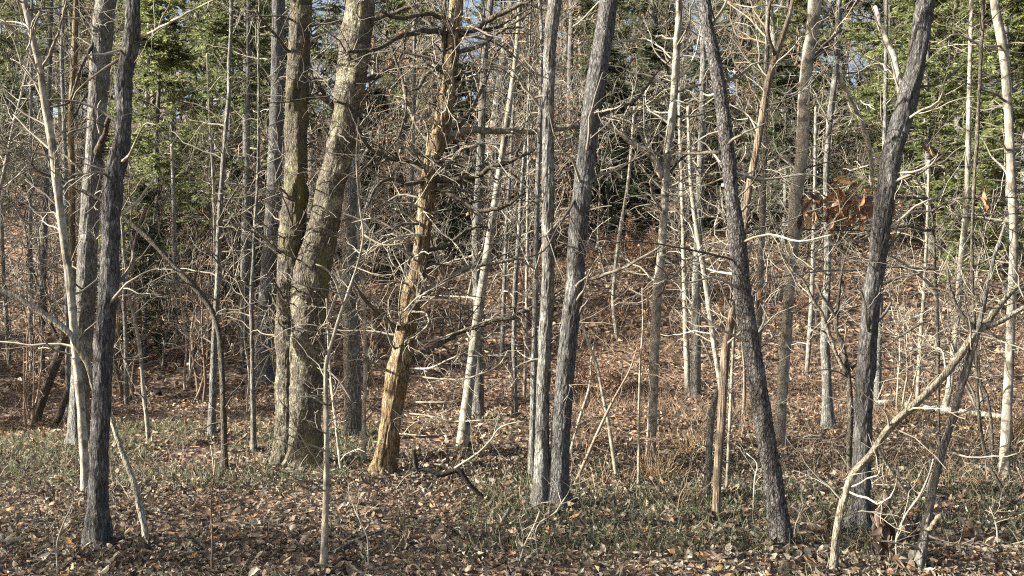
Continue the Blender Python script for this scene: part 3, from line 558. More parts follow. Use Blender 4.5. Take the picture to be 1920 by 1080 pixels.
traced('ash_tree', 'grey trunk on the slope right of the thin pale one it touches', 'bark_grey', [[(1304, 747, 22), (1305, 640, 20), (1306, 540, 19), (1310, 430, 17), (1314, 300, 15), (1318, 150, 13), (1320, 0, 11)]], tw=(26, .4, 1.3), sides=22)
traced('hornbeam_tree', 'rough scaly dark trunk swaying right toward its foot beside the bare snag', 'bark_scaly',
       [[(1468, 1036, 42), (1458, 960, 37), (1450, 900, 36), (1433, 800, 37), (1420, 715, 37), (1403, 615, 37), (1391, 540, 36), (1383, 450, 36), (1373, 375, 31), (1366, 300, 30), (1358, 225, 29), (1347, 150, 27), (1332, 75, 26), (1322, 0, 25)]],
       [[(1350, 285, 6), (1310, 288, 5), (1265, 288, 3)], [(1375, 380, 4), (1420, 330, 3), (1450, 260, 2)], {'p': [(1390, 492, 5), (1330, 476, 4), (1260, 462, 3), (1185, 452, 2.5), (1120, 462, 2)], 'm': 'bark_limb', 'dz': -.4}, {'p': [(1384, 455, 5), (1440, 440, 4), (1500, 452, 3), (1560, 440, 2)], 'm': 'twig', 'dz': -.5}, {'p': [(1392, 545, 5), (1340, 520, 4), (1290, 530, 3), (1215, 520, 2)], 'm': 'twig', 'dz': -.3}], furrow=0.006, fw=0.011, fl=0.03, flare=.45, plates=True, knob=.12, tw=(12, .25, .8), **HR)
traced('dead_snag', 'barkless brown snag narrowing upward and leaning right above its broken shoulder', 'deadwood',
       [[(1342, 986, 19), (1347, 870, 18), (1353, 790, 18), (1360, 665, 18), (1371, 600, 17), (1376, 575, 14), (1385, 520, 13), (1395, 430, 13), (1403, 360, 14), (1420, 270, 15), (1437, 170, 14), (1455, 105, 12), (1477, 40, 10), (1487, 0, 9)]],
       [[(1455, 105, 7), (1440, 60, 5), (1445, 0, 4)], [(1420, 270, 4), (1405, 225, 3), (1380, 190, 2)]], furrow=.004, fw=.02, fl=.6, tw=(20, .2, .8), sides=26, flare=.1, cat='dead tree', top=3)
traced('dead_snag', 'short broken stub beside the foot of the barkless brown snag', 'bark_grey', [[(1327, 942, 15), (1328, 890, 14), (1332, 800, 14), (1338, 760, 13), (1345, 733, 11)]], furrow=.004, tw=(5, .1, .4), sides=22, top=0, crown=False, flare=.15, cat='dead tree')
traced('young_birch', 'thin mottled stem close behind the barkless brown snag', 'bark_pale', [[(1362, 930, 6), (1368, 800, 6), (1373, 690, 6), (1380, 560, 5), (1392, 420, 4)]], tw=(16, .2, .7), sides=8, top=0)
for lb, pts in (('reddish sapling slanting right over the leafy slope', [(1075, 918, 7), (1110, 835, 6), (1145, 760, 5), (1180, 695, 3), (1195, 650, 2)]), ('pale whip of a sapling right beside the twin grey trunk', [(1064, 872, 6), (1085, 790, 5), (1105, 725, 4), (1110, 665, 3), (1128, 580, 2)]),
                ('pale blotched sapling slanting left over the leafy slope', [(1157, 902, 9), (1148, 840, 8), (1140, 790, 8), (1128, 730, 7), (1120, 690, 7), (1104, 645, 6), (1090, 595, 5), (1086, 520, 4)]), ('thin upright sapling left of the pale blotched trunk', [(1197, 918, 6), (1198, 800, 5), (1200, 690, 4), (1205, 615, 3), (1204, 540, 2)])):
    traced('sapling', lb, 'twig_brown' if 'reddish' in lb else 'twig_pale', [pts], tw=(12, .12, .5), sides=8, top=0, crown=False, twm='twig_brown', cat='sapling')

# --- right group
traced('maple_tree', 'tall trunk with bright cream lower half right of the scaly swaying trunk', 'bark_pale',
       [[(1461, 838, 22), (1466, 740, 22), (1473, 640, 22), (1480, 540, 22), (1487, 450, 24), (1492, 375, 25), (1502, 300, 25), (1506, 225, 24), (1509, 150, 23), (1520, 75, 25), (1528, 0, 25)]], [[(1512, 140, 7), (1540, 90, 5), (1580, 55, 3)]], furrow=.004, tw=(22, .3, 1.1), sides=28, knob=.08)
traced('ash_tree', 'pale tan trunk with flared foot left of the thick dark leaning trunk', 'bark_grey', [[(1553, 808, 27), (1551, 750, 21), (1549, 690, 19), (1547, 620, 18), (1552, 500, 14), (1550, 400, 13), (1549, 325, 12), (1556, 225, 13), (1567, 130, 13), (1571, 60, 12), (1574, 0, 11)]],
       [{'p': [(1566, 130, 9), (1590, 180, 8), (1615, 230, 8), (1632, 290, 8), (1636, 350, 7)], 'm': 'bark_pale'}], furrow=.004, tw=(24, .3, 1.0), sides=24)
traced('oak_tree', 'thick dark furrowed trunk leaning right behind the crossed poles', 'bark_dark',
       [[(1610, 992, 46), (1613, 940, 38), (1617, 840, 36), (1620, 740, 36), (1627, 640, 37), (1637, 540, 34), (1643, 500, 34), (1652, 425, 36), (1663, 350, 39), (1675, 280, 40), (1690, 225, 40), (1710, 150, 38), (1725, 75, 36), (1736, 0, 35)]],
       [{'p': [(1690, 210, 11), (1685, 140, 10), (1670, 90, 9), (1650, 50, 8), (1642, 10, 7)], 'm': 'bark_pale', 'dz': .5}, [(1665, 350, 5), (1720, 330, 4), (1790, 270, 3)]], furrow=0.008, fw=0.014, fl=0.1, knob=.12, flare=.5, tw=(12, .3, .9), **HR)
traced('leaning_pole', 'long pale crooked pole slanting up right, the lower of two crossed stems', 'deadwood_pale',
       [[(1563, 1079, 17), (1570, 990, 16), (1585, 930, 15.5), (1600, 890, 17), (1635, 850, 15), (1665, 805, 15), (1715, 760, 15), (1765, 710, 15), (1800, 665, 15), (1835, 620, 14), (1870, 605, 12), (1930, 572, 11)]],
       [{'p': [(1835, 620, 9), (1812, 603, 8), (1796, 580, 7), (1782, 545, 6), (1776, 500, 4)], 'm': 'bark_limb', 'dz': .1}, {'p': [(1830, 622, 10), (1842, 610, 9), (1862, 590, 10), (1890, 555, 9), (1915, 530, 8)], 'm': 'deadwood_pale', 'dz': .2}], furrow=.004, fw=.015, fl=.06, knob=.4, tw=(16, .15, .6), sides=24, top=0, crown=False, twm='twig_pale', flare=.05)
traced('leaning_pole', 'steep pole with dark foot crossing the long pale crooked pole', 'bark_grey',
       [[(1720, 1079, 20), (1735, 990, 18), (1750, 910, 17), (1765, 850, 16), (1785, 790, 15), (1795, 750, 17), (1803, 725, 14), (1820, 670, 14), (1835, 615, 12), (1848, 555, 10), (1862, 490, 8), (1885, 420, 6)]],
       [{'p': [(1735, 1000, 8), (1750, 985, 8), (1764, 968, 9)], 'm': 'deadwood_pale', 'dz': -.15}], furrow=.005, fw=.015, fl=.06, knob=.35, tw=(12, .15, .6), sides=24, top=0, crown=False, twm='twig', flare=.05)
traced('young_oak', 'dark crooked sapling forking against the thick dark leaning trunk', 'bark_limb',
       [[(1594, 900, 12), (1592, 840, 11), (1595, 765, 12), (1590, 700, 12), (1580, 650, 11), (1568, 615, 9), (1572, 565, 8), (1580, 500, 6), (1600, 450, 5), (1625, 440, 4)]],
       [{'p': [(1588, 705, 8), (1565, 655, 6), (1545, 595, 6), (1520, 555, 5), (1510, 530, 4), (1480, 500, 3)], 'm': 'deadwood_pale', 'dz': -.2}, {'p': [(1570, 600, 6), (1545, 560, 5), (1530, 530, 4)], 'm': 'twig', 'dz': -.1}, {'p': [(1597, 690, 5), (1660, 650, 4), (1720, 610, 4), (1745, 600, 3)], 'm': 'bark_limb', 'dz': -.3}],
       tw=(18, .2, .6), sides=14, top=0, twm='twig_dark')
traced('leaning_stick', 'thin pale stick leaning against the dark crooked sapling', 'deadwood_pale', [[(1710, 942, 8), (1675, 890, 8), (1640, 830, 7), (1600, 755, 6)]], tw=(4, .1, .3), sides=12, top=0, crown=False, twm='twig_pale', cat='stick', flare=0)
traced('hickory_tree', 'cream trunk with small bumps standing near the right picture edge', 'bark_pale',
       [[(1882, 902, 21), (1887, 790, 19), (1892, 690, 18), (1898, 540, 17), (1901, 450, 17), (1898, 350, 17), (1893, 250, 17), (1888, 175, 17), (1880, 85, 18), (1864, 0, 17)]], [{'p': [(1882, 85, 4), (1840, 85, 4), (1795, 65, 3.5), (1760, 82, 3)], 'm': 'twig_pale'}, {'p': [(1884, 85, 4), (1905, 80, 3), (1930, 82, 3)], 'm': 'twig_pale'}], furrow=.003, tw=(14, .2, .8), sides=24, knob=.1)
traced('birch_tree', 'pale trunk behind the crossing of the two leaning poles', 'bark_pale', [[(1767, 778, 14), (1780, 730, 13), (1790, 640, 13), (1797, 560, 13), (1803, 480, 12), (1811, 400, 12), (1815, 300, 11), (1818, 150, 9), (1822, 0, 8)]], furrow=.003, tw=(22, .3, 1.0), sides=20)
traced('grapevine', 'dark hanging vine curving right near the ground by the cream bumpy trunk', 'bark_limb', [[(1903, 952, 9), (1875, 910, 9), (1850, 860, 8), (1836, 780, 8), (1830, 665, 8), (1822, 500, 8), (1825, 375, 8), (1832, 250, 9), (1838, 125, 9), (1843, 0, 9)]], tw=(14, .2, .7), sides=12, top=2, twm='twig_dark', crown=False, cat='vine', flare=0)
traced('grapevine', 'thin vine stem beside the dark hanging vine, joining its low curve', 'bark_limb', [[(1862, 880, 6), (1859, 800, 6), (1850, 740, 5), (1838, 715, 5), (1834, 660, 4)]], tw=(4, .2, .5), sides=10, top=0, twm='twig_dark', crown=False, cat='vine', flare=0)
traced('young_oak', 'foreground sapling spreading thin branches around the hanging leaf cluster', 'bark_limb',
       [[(1762, 905, 8), (1760, 760, 7), (1758, 600, 7), (1752, 480, 6), (1750, 430, 6), (1747, 398, 6), (1738, 370, 4), (1715, 330, 3)]],
       [{'p': [(1750, 430, 6), (1735, 432, 5), (1700, 424, 4), (1665, 430, 3), (1600, 432, 2.5), (1500, 430, 2)], 'dz': -.6, 'm': 'bark_limb'}, {'p': [(1747, 396, 5), (1790, 372, 4), (1830, 372, 3), (1925, 370, 2)], 'dz': -.4}, {'p': [(1747, 396, 4), (1720, 397, 4), (1690, 404, 3), (1672, 410, 2.5)], 'dz': -.6, 'm': 'twig_pale'}, {'p': [(1740, 374, 4), (1700, 370, 4), (1660, 370, 3), (1600, 375, 2.5), (1545, 385, 2)], 'dz': -.7},
        {'p': [(1747, 397, 4), (1800, 405, 3), (1860, 415, 2.5), (1925, 445, 2)], 'dz': -.3}, {'p': [(1752, 432, 4), (1775, 415, 3), (1820, 405, 3), (1920, 400, 2)], 'dz': -.3}, {'p': [(1757, 505, 5), (1720, 503, 4), (1670, 501, 4), (1600, 507, 3.5), (1540, 508, 3), (1440, 522, 2)], 'dz': -.7, 'm': 'twig'}, {'p': [(1757, 545, 5), (1710, 505, 4), (1670, 480, 4), (1620, 455, 4), (1580, 450, 3), (1535, 470, 3)], 'dz': -.7, 'm': 'twig'}],
       tw=(22, .2, .8), sides=12, top=0, twm='twig_dark', sub=6, sprig=3)

# --- thin background trunks read off the photograph
for k, (pts, bk, lb) in enumerate([
    ([(330, 645, 9), (327, 500, 9), (326, 380, 8), (322, 270, 5)], 'bark_far', 'pale crooked stem in the brush left of the slim dark footed trunk'),
    ([(350, 640, 6), (352, 560, 5), (362, 500, 4)], 'bark_pale', 'short bright forked stem in the brush left of the slim dark footed trunk'),
    ([(455, 690, 11), (458, 560, 11), (462, 400, 10), (465, 200, 8), (466, 0, 7)], 'bark_grey', 'grey trunk just left of the stout mossy footed one'),
    ([(1420, 800, 15), (1420, 700, 14), (1424, 560, 13), (1430, 400, 12), (1436, 200, 10), (1440, 0, 8)], 'bark_grey', 'shaded grey trunk close behind the scaly swaying trunk'),
    ([(1645, 770, 14), (1647, 650, 13), (1650, 560, 12), (1655, 400, 10), (1660, 200, 8), (1662, 0, 7)], 'bark_grey', 'narrow grey trunk peeking out right of the thick dark leaning trunk'),
    ([(1720, 760, 8), (1725, 650, 7), (1732, 560, 7), (1738, 440, 6), (1742, 300, 5)], 'bark_pale', 'thin pale whip left of the crossing poles'),
    ([(1513, 700, 9), (1520, 600, 9), (1524, 500, 8), (1528, 350, 7), (1530, 200, 6)], 'bark_far', 'thin trunk between two cream trunks right of the swaying trunk'),
    ([(1158, 640, 8), (1150, 560, 8), (1160, 450, 7), (1178, 340, 6), (1190, 200, 5)], 'bark_far', 'slender stem on the slope right of the twin trunk'),
    ([(1357, 760, 10), (1338, 640, 10), (1322, 520, 11), (1305, 420, 10), (1295, 330, 8), (1290, 200, 6)], 'bark_pale', 'pale trunk leaning left behind the bare brown snag'),
    ([(760, 650, 9), (762, 560, 9), (768, 420, 8), (775, 250, 7), (778, 0, 6)], 'bark_grey', 'slim shaded trunk behind the leaning cedar'),
    ([(940, 690, 9), (945, 560, 8), (950, 420, 7), (958, 300, 6), (966, 120, 5)], 'bark_grey', 'thin grey stem right of the smooth pale bending tree'),
    ([(18, 690, 8), (12, 600, 8), (6, 500, 7), (2, 380, 6)], 'bark_far', 'slanting thin stem at the very left edge'),
    ([(78, 700, 11), (80, 560, 11), (84, 420, 10), (90, 250, 9), (96, 0, 8)], 'bark_grey', 'shaded grey trunk between the left edge and the slim pale leaning tree')]):
    traced('young_tree', lb, bk, [pts], tw=(22, .3, 1.2), sides=9, ring=.06, top=3 if pts[-1][1] <= 2 else 0, twm='twig')

# ------------------------------------------------------------------ poles, logs and sticks on the ground
def stick(name, label, mat, pts, depth=None, lift=0.02, cat='branch', group=None, sides=10, sub=0, on_ground=False, wob=.2, twm=None):
    rng = np.random.default_rng(900 + NT[0]); NT[0] += 1
    rows = []
    for i, (px, py, wd) in enumerate(pts):
        if on_ground: g = at(px, py); d = g[1]; g = g.copy(); g[2] += 0.3 * wd / F * d + lift
        else: d = depth if not hasattr(depth, '__len__') else depth[0] + (depth[1] - depth[0]) * i / (len(pts) - 1); g = unproj(px, py, d)
        rows.append([*g, 0.5 * wd / F * d])
    rows = np.array(rows); base = rows[0, :3].copy(); rows[:, :3] -= base
    L = np.linalg.norm(np.diff(rows[:, :3], axis=0), axis=1).sum(); rs = resample(rows, max(8, int(L / 0.03)))
    rs[:, :3] += rng.normal(0, wob, (len(rs), 3)) * rs[:, 3:4] * 0.3
    mb = MB()
    if sides > 12: bark_tube(mb, rs, sides, 0.004, 0.03, 0.15, NT[0] * 1.3, 0.15)
    else: tubes(mb, rs[None, :, :3], rs[None, :, 3], sides, rng, True)
    if sub:
        C, R = grow(rng, rs[None, :, :3], rs[None, :, 3], sub, 0.15, 1, 0.08, 0.4, 0.8, 6, 0.22, 0.03, 0.5, 0.0025, 0.4); tubes(mb, C, R, 4, rng)
        C, R = grow(rng, C, R, sub * 2, 0.2, 1, 0.04, 0.18, 0.8, 4, 0.22, 0.03, 0.6, 0.002, 0.5); tubes(mb, C, R, 3, rng)
    o = mb.build(name, mat); o.location = base
    return tag(o, label, cat, group)
dA = at(180, 1030)[1]
stick('broken_branch', 'pale broken branch curving down to a point against the near dark trunk', 'deadwood_white', [(-12, 540, 10), (40, 562, 12), (85, 590, 13), (130, 625, 14), (150, 655, 15), (167, 692, 13), (175, 737, 3)], depth=(dA - .25, dA - .12), sides=20)
g = at(275, 1024)[1]
stick('leaning_pole', 'pale snapped pole leaning left onto the near dark trunk', 'deadwood_white', [(278, 1030, 15), (265, 960, 14), (250, 900, 13), (230, 850, 11), (212, 795, 9), (206, 770, 4)], depth=(g, g + .25), sides=20, cat='pole')
g = at(920, 948)[1]
stick('fallen_branch', 'dark charred fallen branch with an upturned end beside the leaning cedar', 'bark_char', [(922, 950, 12), (900, 928, 12), (880, 908, 12), (860, 882, 13), (840, 886, 11), (825, 890, 11), (800, 880, 10), (781, 880, 10), (778, 862, 9), (775, 843, 8)], depth=g, sides=14)
stick('fallen_twig', 'thin pale arching twig rising from the dark charred fallen branch', 'twig_pale', [(852, 878, 4), (895, 850, 3.5), (920, 825, 3.5), (936, 803, 3), (962, 793, 2.5), (985, 790, 2)], depth=(g, g - .2), sub=6, cat='twig')
stick('fallen_log', 'long pale fallen log lying in the brush behind the crossed poles', 'deadwood_white', [(1640, 772, 13), (1700, 777, 13), (1780, 787, 12), (1878, 799, 11)], on_ground=True, lift=.09, sides=18, cat='log')
stick('fallen_log', 'short dark log lying in the near leaves right of the steep pole', 'bark_dark', [(1765, 1003, 9), (1800, 1010, 11), (1838, 1018, 10)], on_ground=True, sides=18, cat='log')
stick('fallen_log', 'dark rotting log lying across the open leaves on the left', 'bark_char', [(238, 742, 9), (270, 740, 11), (300, 742, 10)], on_ground=True, sides=16, cat='log')
stick('fallen_log', 'short pale chunk of wood lying in the leaves beyond the arching sapling', 'deadwood_pale', [(352, 688, 8), (365, 690, 9), (378, 693, 7)], on_ground=True, sides=16, cat='log')
stick('fallen_stick', 'slim grey stick lying at the left edge among the grass', 'deadwood_pale', [(-5, 857, 5), (25, 858, 5), (52, 862, 4)], on_ground=True, cat='stick')
stick('fallen_stick', 'pale stick lying at the bottom left of the sapling with a straight stem', 'deadwood_pale', [(315, 1064, 5), (350, 1057, 6), (392, 1052, 5)], on_ground=True, cat='stick', lift=.05)
stick('fallen_stick', 'grey stick slanting up from the foot of the straight pale sapling', 'bark_grey', [(628, 1056, 7), (652, 1042, 6), (682, 1027, 5), (722, 1012, 3)], on_ground=True, cat='stick', lift=.06)
stick('fallen_stick', 'thin pale stick lying flat in leaves right of the straight pale sapling', 'deadwood_pale', [(620, 968, 4), (665, 964, 4), (720, 969, 3)], on_ground=True, cat='stick', lift=.05)
stick('fallen_branch', 'grey stub of branch poking up left of the twin grey trunk', 'bark_grey', [(930, 985, 9), (942, 975, 8), (956, 953, 6)], depth=at(930, 988)[1], cat='branch')
d7 = at(1000, 1000)[1]
seeds = [('pale forked twig standing in front of the twin trunk', [(970, 1062, 4), (985, 1020, 4), (1002, 985, 3.5), (1012, 958, 3)], 'twig_pale'), ('pale bent twig rising from the foot of the twin trunk', [(1011, 1062, 3.5), (1006, 1020, 3), (1003, 1003, 3), (1012, 980, 3), (1040, 962, 3), (1060, 933, 2.5)], 'twig_pale'), ('slim white twig hanging across the foot of the twin trunk', [(1040, 952, 3), (1034, 925, 3), (1023, 890, 2.5), (1020, 850, 2), (1019, 815, 1.5)], 'twig_pale'),
         ('crooked seedling in the leaves left of the near dark trunk', [(109, 1078, 4), (107, 1020, 3.5), (122, 975, 3), (135, 948, 2.5), (138, 930, 2)], 'twig_pale'), ('thin twig bent over the foot of the near dark trunk', [(158, 948, 2.5), (172, 936, 2.5), (185, 930, 3), (208, 928, 2)], 'twig_pale'), ('thin brown stalk pair standing in the leaves left of the straight pale sapling', [(397, 1078, 5), (398, 1000, 4), (396, 940, 3), (404, 870, 2)], 'twig_brown'),
         ('pale seedling with a kink right of the straight pale sapling', [(692, 1080, 3.5), (690, 1030, 3), (688, 1005, 3), (672, 970, 2.5), (668, 945, 2)], 'twig_pale'), ('curving pale seedling in front of the steep crossing pole', [(1686, 1066, 4), (1680, 1015, 4), (1697, 968, 4), (1724, 930, 4), (1742, 890, 3), (1750, 860, 2)], 'twig_pale'),
         ('hooked pale twig in the grass right of the scaly trunk foot', [(1488, 1018, 4), (1492, 985, 4), (1500, 960, 3), (1484, 950, 2)], 'twig_pale'), ('slim seedling in the grass right of the steep pole', [(1872, 1040, 3), (1868, 985, 3), (1855, 950, 2)], 'twig_pale'), ('thin twig with a fork under the charred fallen branch', [(735, 925, 3), (760, 895, 3), (785, 880, 2.5), (760, 850, 2)], 'twig'), ('thin brown stalk in the leaves below the leaning cedar', [(760, 1010, 3), (758, 960, 2.5), (765, 925, 2)], 'twig_brown'),
         ('bowed pale stem in the brush right of the bare snag', [(1412, 960, 4), (1415, 900, 3.5), (1420, 870, 3), (1400, 850, 2)], 'twig_pale'), ('thin stalk in the grass between twin trunk and snag', [(1270, 965, 3), (1275, 930, 2.5), (1290, 905, 2)], 'twig_brown'), ('upright grey twig in the leaves under the arching sapling', [(402, 905, 3), (400, 870, 2.5), (395, 835, 2)], 'twig_pale')]
for lb, pts, mt in seeds:
    stick('seedling', lb, mt, [(pts[0][0], pts[0][1] + 4, pts[0][2])] + pts[1:], depth=at(pts[0][0], pts[0][1])[1], sub=5, cat='seedling', sides=6)

# ------------------------------------------------------------------ cluster of dead leaves hanging on the sapling twigs
rng = np.random.default_rng(77)
dS = at(1762, 905)[1] - 0.65
cl = root('leaf_cluster', unproj(1590, 385, dS), 'hanging cluster of large curled dead leaves caught on thin twigs', 'leaf cluster')
cb = np.array(cl.location)
def hang_leaf(px, py, L, ang, mt, tiltx, dd=0.0, parent=cl, base=cb):
    o = link('leaf', LM[mt][int(rng.integers(0, 3))], parent); d = dS + dd
    o.location = unproj(px, py, d) - base; s = .8 * L / F * d; o.scale = (s * 1.15, s, s)
    o.rotation_euler = (math.radians(90) + tiltx, ang, rng.normal(0, .5)); return o
LM = {}
for mt in ('leaf_orange', 'leaf_brown', 'leaf_beech', 'leaf_dark'):
    LM[mt] = []
    for k in range(3):
        m_ = MB(); tm = leaf_template([(-.2, .012), (0, .02), (.15, .10), (.35, .185), (.55, .205), (.75, .16), (.92, .06), (1.1, .004)], [0.7, 0.25, 1.0][k], [1.2, -0.8, 0.5][k])
        leaves(m_, tm[0], tm[1], np.array([[-.5, 0, 0]]), np.array([[1.0, 0, 0]]), np.array([[0, 0, 1.0]]), np.array([1.0]), np.array([1.0]), np.array([1.5])); LM[mt].append(m_.mesh('leaf', mt, True))
for (px, py, L, a, mt) in [(1588, 338, 34, .3, 'leaf_orange'), (1600, 346, 26, -.4, 'leaf_brown'), (1552, 368, 34, -.5, 'leaf_orange'), (1578, 362, 34, 1.0, 'leaf_orange'), (1598, 365, 26, 1.7, 'leaf_orange'), (1582, 375, 24, 2.4, 'leaf_orange'), (1515, 412, 34, 1.3, 'leaf_orange'), (1500, 418, 40, 1.7, 'leaf_brown'), (1512, 388, 40, 2.2, 'leaf_brown'), (1522, 372, 36, .5, 'leaf_brown'), (1662, 358, 36, 2.8, 'leaf_brown'), (1668, 366, 28, .1, 'leaf_orange'), (1660, 380, 34, 1.4, 'leaf_beech'), (1640, 392, 40, 2.1, 'leaf_brown'), (1672, 395, 30, 1.5, 'leaf_brown'), (1630, 380, 30, .8, 'leaf_brown'), (1650, 437, 26, .2, 'leaf_beech'), (1673, 445, 24, 1.6, 'leaf_orange'), (1612, 395, 30, 1.2, 'leaf_brown')]:
    hang_leaf(px, py, L, a, mt, rng.normal(0, .5), rng.uniform(-.08, .08))
for k in range(90):
    px, py = rng.normal(1585, 40), rng.normal(392, 20)
    hang_leaf(px, py, rng.uniform(15, 28), rng.uniform(0, 3.1), ['leaf_brown', 'leaf_orange', 'leaf_beech', 'leaf_dark'][int(rng.choice(4, p=[.35, .42, .2, .03]))], rng.normal(0, .7), rng.uniform(-.15, .15))
mb = MB(); Sx = np.array([unproj(1675, 415, dS) - cb, unproj(1690, 372, dS) - cb, unproj(1520, 425, dS) - cb, unproj(1640, 420, dS) - cb, unproj(1600, 425, dS) - cb, unproj(1560, 425, dS) - cb])
tw_ = walk(rng, Sx, unit(np.array([[-1, 0, .25], [-1, .1, -.1], [.5, 0, .8], [-.5, 0, .8], [-.2, 0, 1], [-.5, 0, .7]])), np.array([.55, .6, .3, .3, .35, .3]), 10, .14, 0.0); tr_ = np.tile(np.linspace(.004, .0018, 11), (6, 1)); tubes(mb, tw_, tr_, 5, rng)
C_, R_ = grow(rng, tw_, tr_, 50, .1, 1, .05, .16, .8, 4, .2, 0, .7, .0018, .6); tubes(mb, C_, R_, 3, rng); tag(mb.build('twigs', 'twig_dark', cl), kind='stuff')
for lb, px, py, lv in (('lone orange leaves hanging on a twig near the cream bumpy trunk', 1846, 372, [(0, 0, 28, 1.3, 'leaf_orange'), (6, 14, 20, 1.9, 'leaf_beech'), (-4, 6, 24, 1.0, 'leaf_brown')]), ('small orange leaf pair hanging above the leaf cluster', 1743, 286, [(0, 0, 22, 1.2, 'leaf_orange'), (-8, -8, 20, .7, 'leaf_brown')]), ('dangling curled leaf in front of the scaly swaying trunk', 1419, 556, [(0, 0, 34, 1.4, 'leaf_orange'), (4, 14, 24, 1.7, 'leaf_brown')])):
    c = root('hanging_leaf', unproj(px, py, dS), lb, 'leaf')
    for (dx, dy, L, a, mt) in lv: hang_leaf(px + dx, py + dy, L, a, mt, rng.normal(0, .5), 0, c, np.array(c.location))

# ------------------------------------------------------------------ prototypes of background plants (each a set of part meshes)
def proto_bare(seed, H, r0, n1=32, n2_=160, n3=600, first=0.22, twr=1.0, wig=.05, bark='bark_far', tw='twig', rise=.05):
    rng = np.random.default_rng(seed); n = 16
    P = walk(rng, np.array([[0, 0, -0.3]]), np.array([[rng.normal(0, .06), rng.normal(0, .06), 1.0]]), np.array([H]), n, wig, 0.05); t = np.linspace(0, 1, n + 1)
    R = (r0 * (1 - 0.88 * t ** 0.9) * (1 + 0.5 * np.exp(-t * 30)))[None]
    m1 = MB(); tubes(m1, P, R, 9, rng)
    m2 = MB()
    C, Rr = grow(rng, P, R, n1, first, .98, H * .14, H * .30, 1.0, 9, .16, rise, .42, .008, .3, .05, .55); tubes(m2, C, Rr, 5, rng)
    C2, R2 = grow(rng, C, Rr, n2_, .2, 1, H * .05, H * .13, .85, 6, .2, rise * .6, .55, .006 * twr, .45); tubes(m2, C2, R2, 3, rng)
    C3, R3 = grow(rng, C2, R2, n3, .15, 1, H * .02, H * .06, .75, 4, .22, .02, .6, .0045 * twr, .6); tubes(m2, C3, R3, 3, rng)
    return [('trunk', m1.mesh('trunk', bark)), ('crown', m2.mesh('crown', tw))]

def proto_sapling(seed, H, stems=2, tw='twig', leaf=None, nl=0, n2_=34, n3=110, spread=.25):
    rng = np.random.default_rng(seed); n = 12
    D = np.stack([rng.normal(0, spread, stems), rng.normal(0, spread, stems), np.ones(stems)], -1)
    P = walk(rng, rng.normal(0, .05, (stems, 3)) * [1, 1, 0] - [0, 0, .1], unit(D), rng.uniform(.6, 1, stems) * H, n, .10, .06)
    R = rng.uniform(.010, .022, (stems, 1)) * (1 - .8 * np.linspace(0, 1, n + 1)[None])
    m1 = MB(); tubes(m1, P, R, 6, rng); m2 = MB()
    C, Rr = grow(rng, P, R, n2_, .2, 1, H * .12, H * .34, .9, 8, .24, .03, .55, .005, .4); tubes(m2, C, Rr, 4, rng)
    C2, R2 = grow(rng, C, Rr, n3, .15, 1, H * .05, H * .16, .85, 5, .26, .0, .65, .004, .6); tubes(m2, C2, R2, 3, rng)
    out = [('stem', m1.mesh('stem', tw)), ('crown', m2.mesh('crown', tw))]
    if leaf:
        m3 = MB(); i = rng.integers(0, len(C2), nl); k = rng.integers(1, C2.shape[1], nl); S = C2[i, k]
        A = unit(rng.normal(size=(nl, 3)) + [0, 0, -.8]); N = unit(rng.normal(size=(nl, 3)) + [0, -.3, .3]); L = rng.uniform(.05, .10, nl)
        leaves(m3, RHOMB[0], RHOMB[1], S, A, N, L, L * 1.0, rng.uniform(.3, 1.2, nl)); out.append(('foliage', m3.mesh('foliage', leaf, False)))
    return out

def proto_evergreen(seed, H, r0, mat, first=.12, n1=70, n2_=620, nl=40000, span=.24, droop=-.05):
    rng = np.random.default_rng(seed); n = 16
    P = walk(rng, np.array([[0, 0, -.3]]), np.array([[0, 0, 1.0]]), np.array([H]), n, .02, .05); t = np.linspace(0, 1, n + 1)
    R = (r0 * (1 - .92 * t))[None]; m1 = MB(); tubes(m1, P, R, 9, rng); m2 = MB(); m3 = MB()
    C, Rr = grow(rng, P, R, n1, first, .99, H * span * .6, H * span, 1.35, 8, .07, droop * .3, .3, .008, .3, .04, .85); tubes(m2, C, Rr, 4, rng)
    C2, R2 = grow(rng, C, Rr, n2_, .15, 1, H * .03, H * .09, .9, 5, .12, droop, .6, .005, .5, flat=.75); tubes(m2, C2, R2, 3, rng)
    i = rng.integers(0, len(C2), nl); f = rng.uniform(.1, 1, nl) * 5; k = np.minimum(f.astype(int), 4); f = (f - k)[:, None]
    S = C2[i, k] * (1 - f) + C2[i, k + 1] * f; tan = unit(C2[i, k + 1] - C2[i, k]); sd = rng.choice([-1.0, 1.0], nl)[:, None]
    side = unit(np.cross(tan, np.array([0, 0, 1.0]))) * sd; A = unit(tan * .7 + side * rng.uniform(.4, 1.2, (nl, 1)) + rng.normal(0, .22, (nl, 3)) + [0, 0, -.08])
    N = unit(np.array([0, -.3, 0.8]) + rng.normal(0, .8, (nl, 3))); L = rng.uniform(.07, .17, nl) * (H / 10) ** .6
    leaves(m3, RHOMB[0], RHOMB[1], S, A, N, L, L * .38, rng.uniform(-.2, .6, nl))
    return [('trunk', m1.mesh('trunk', 'bark_grey')), ('branches', m2.mesh('branches', 'twig_dark')), ('crown', m3.mesh('crown', mat, False))]

def place(proto, name, label, cat, group, x, y, s=1.0, rz=0.0, tilt=(0, 0), sink=0.0):
    r = root(name, (x, y, float(height(x, y)) - sink), label, cat, group); r.scale = (s, s, s); r.rotation_euler = (tilt[0], tilt[1], rz)
    for nm, me in proto: link(nm, me, r)
    return r

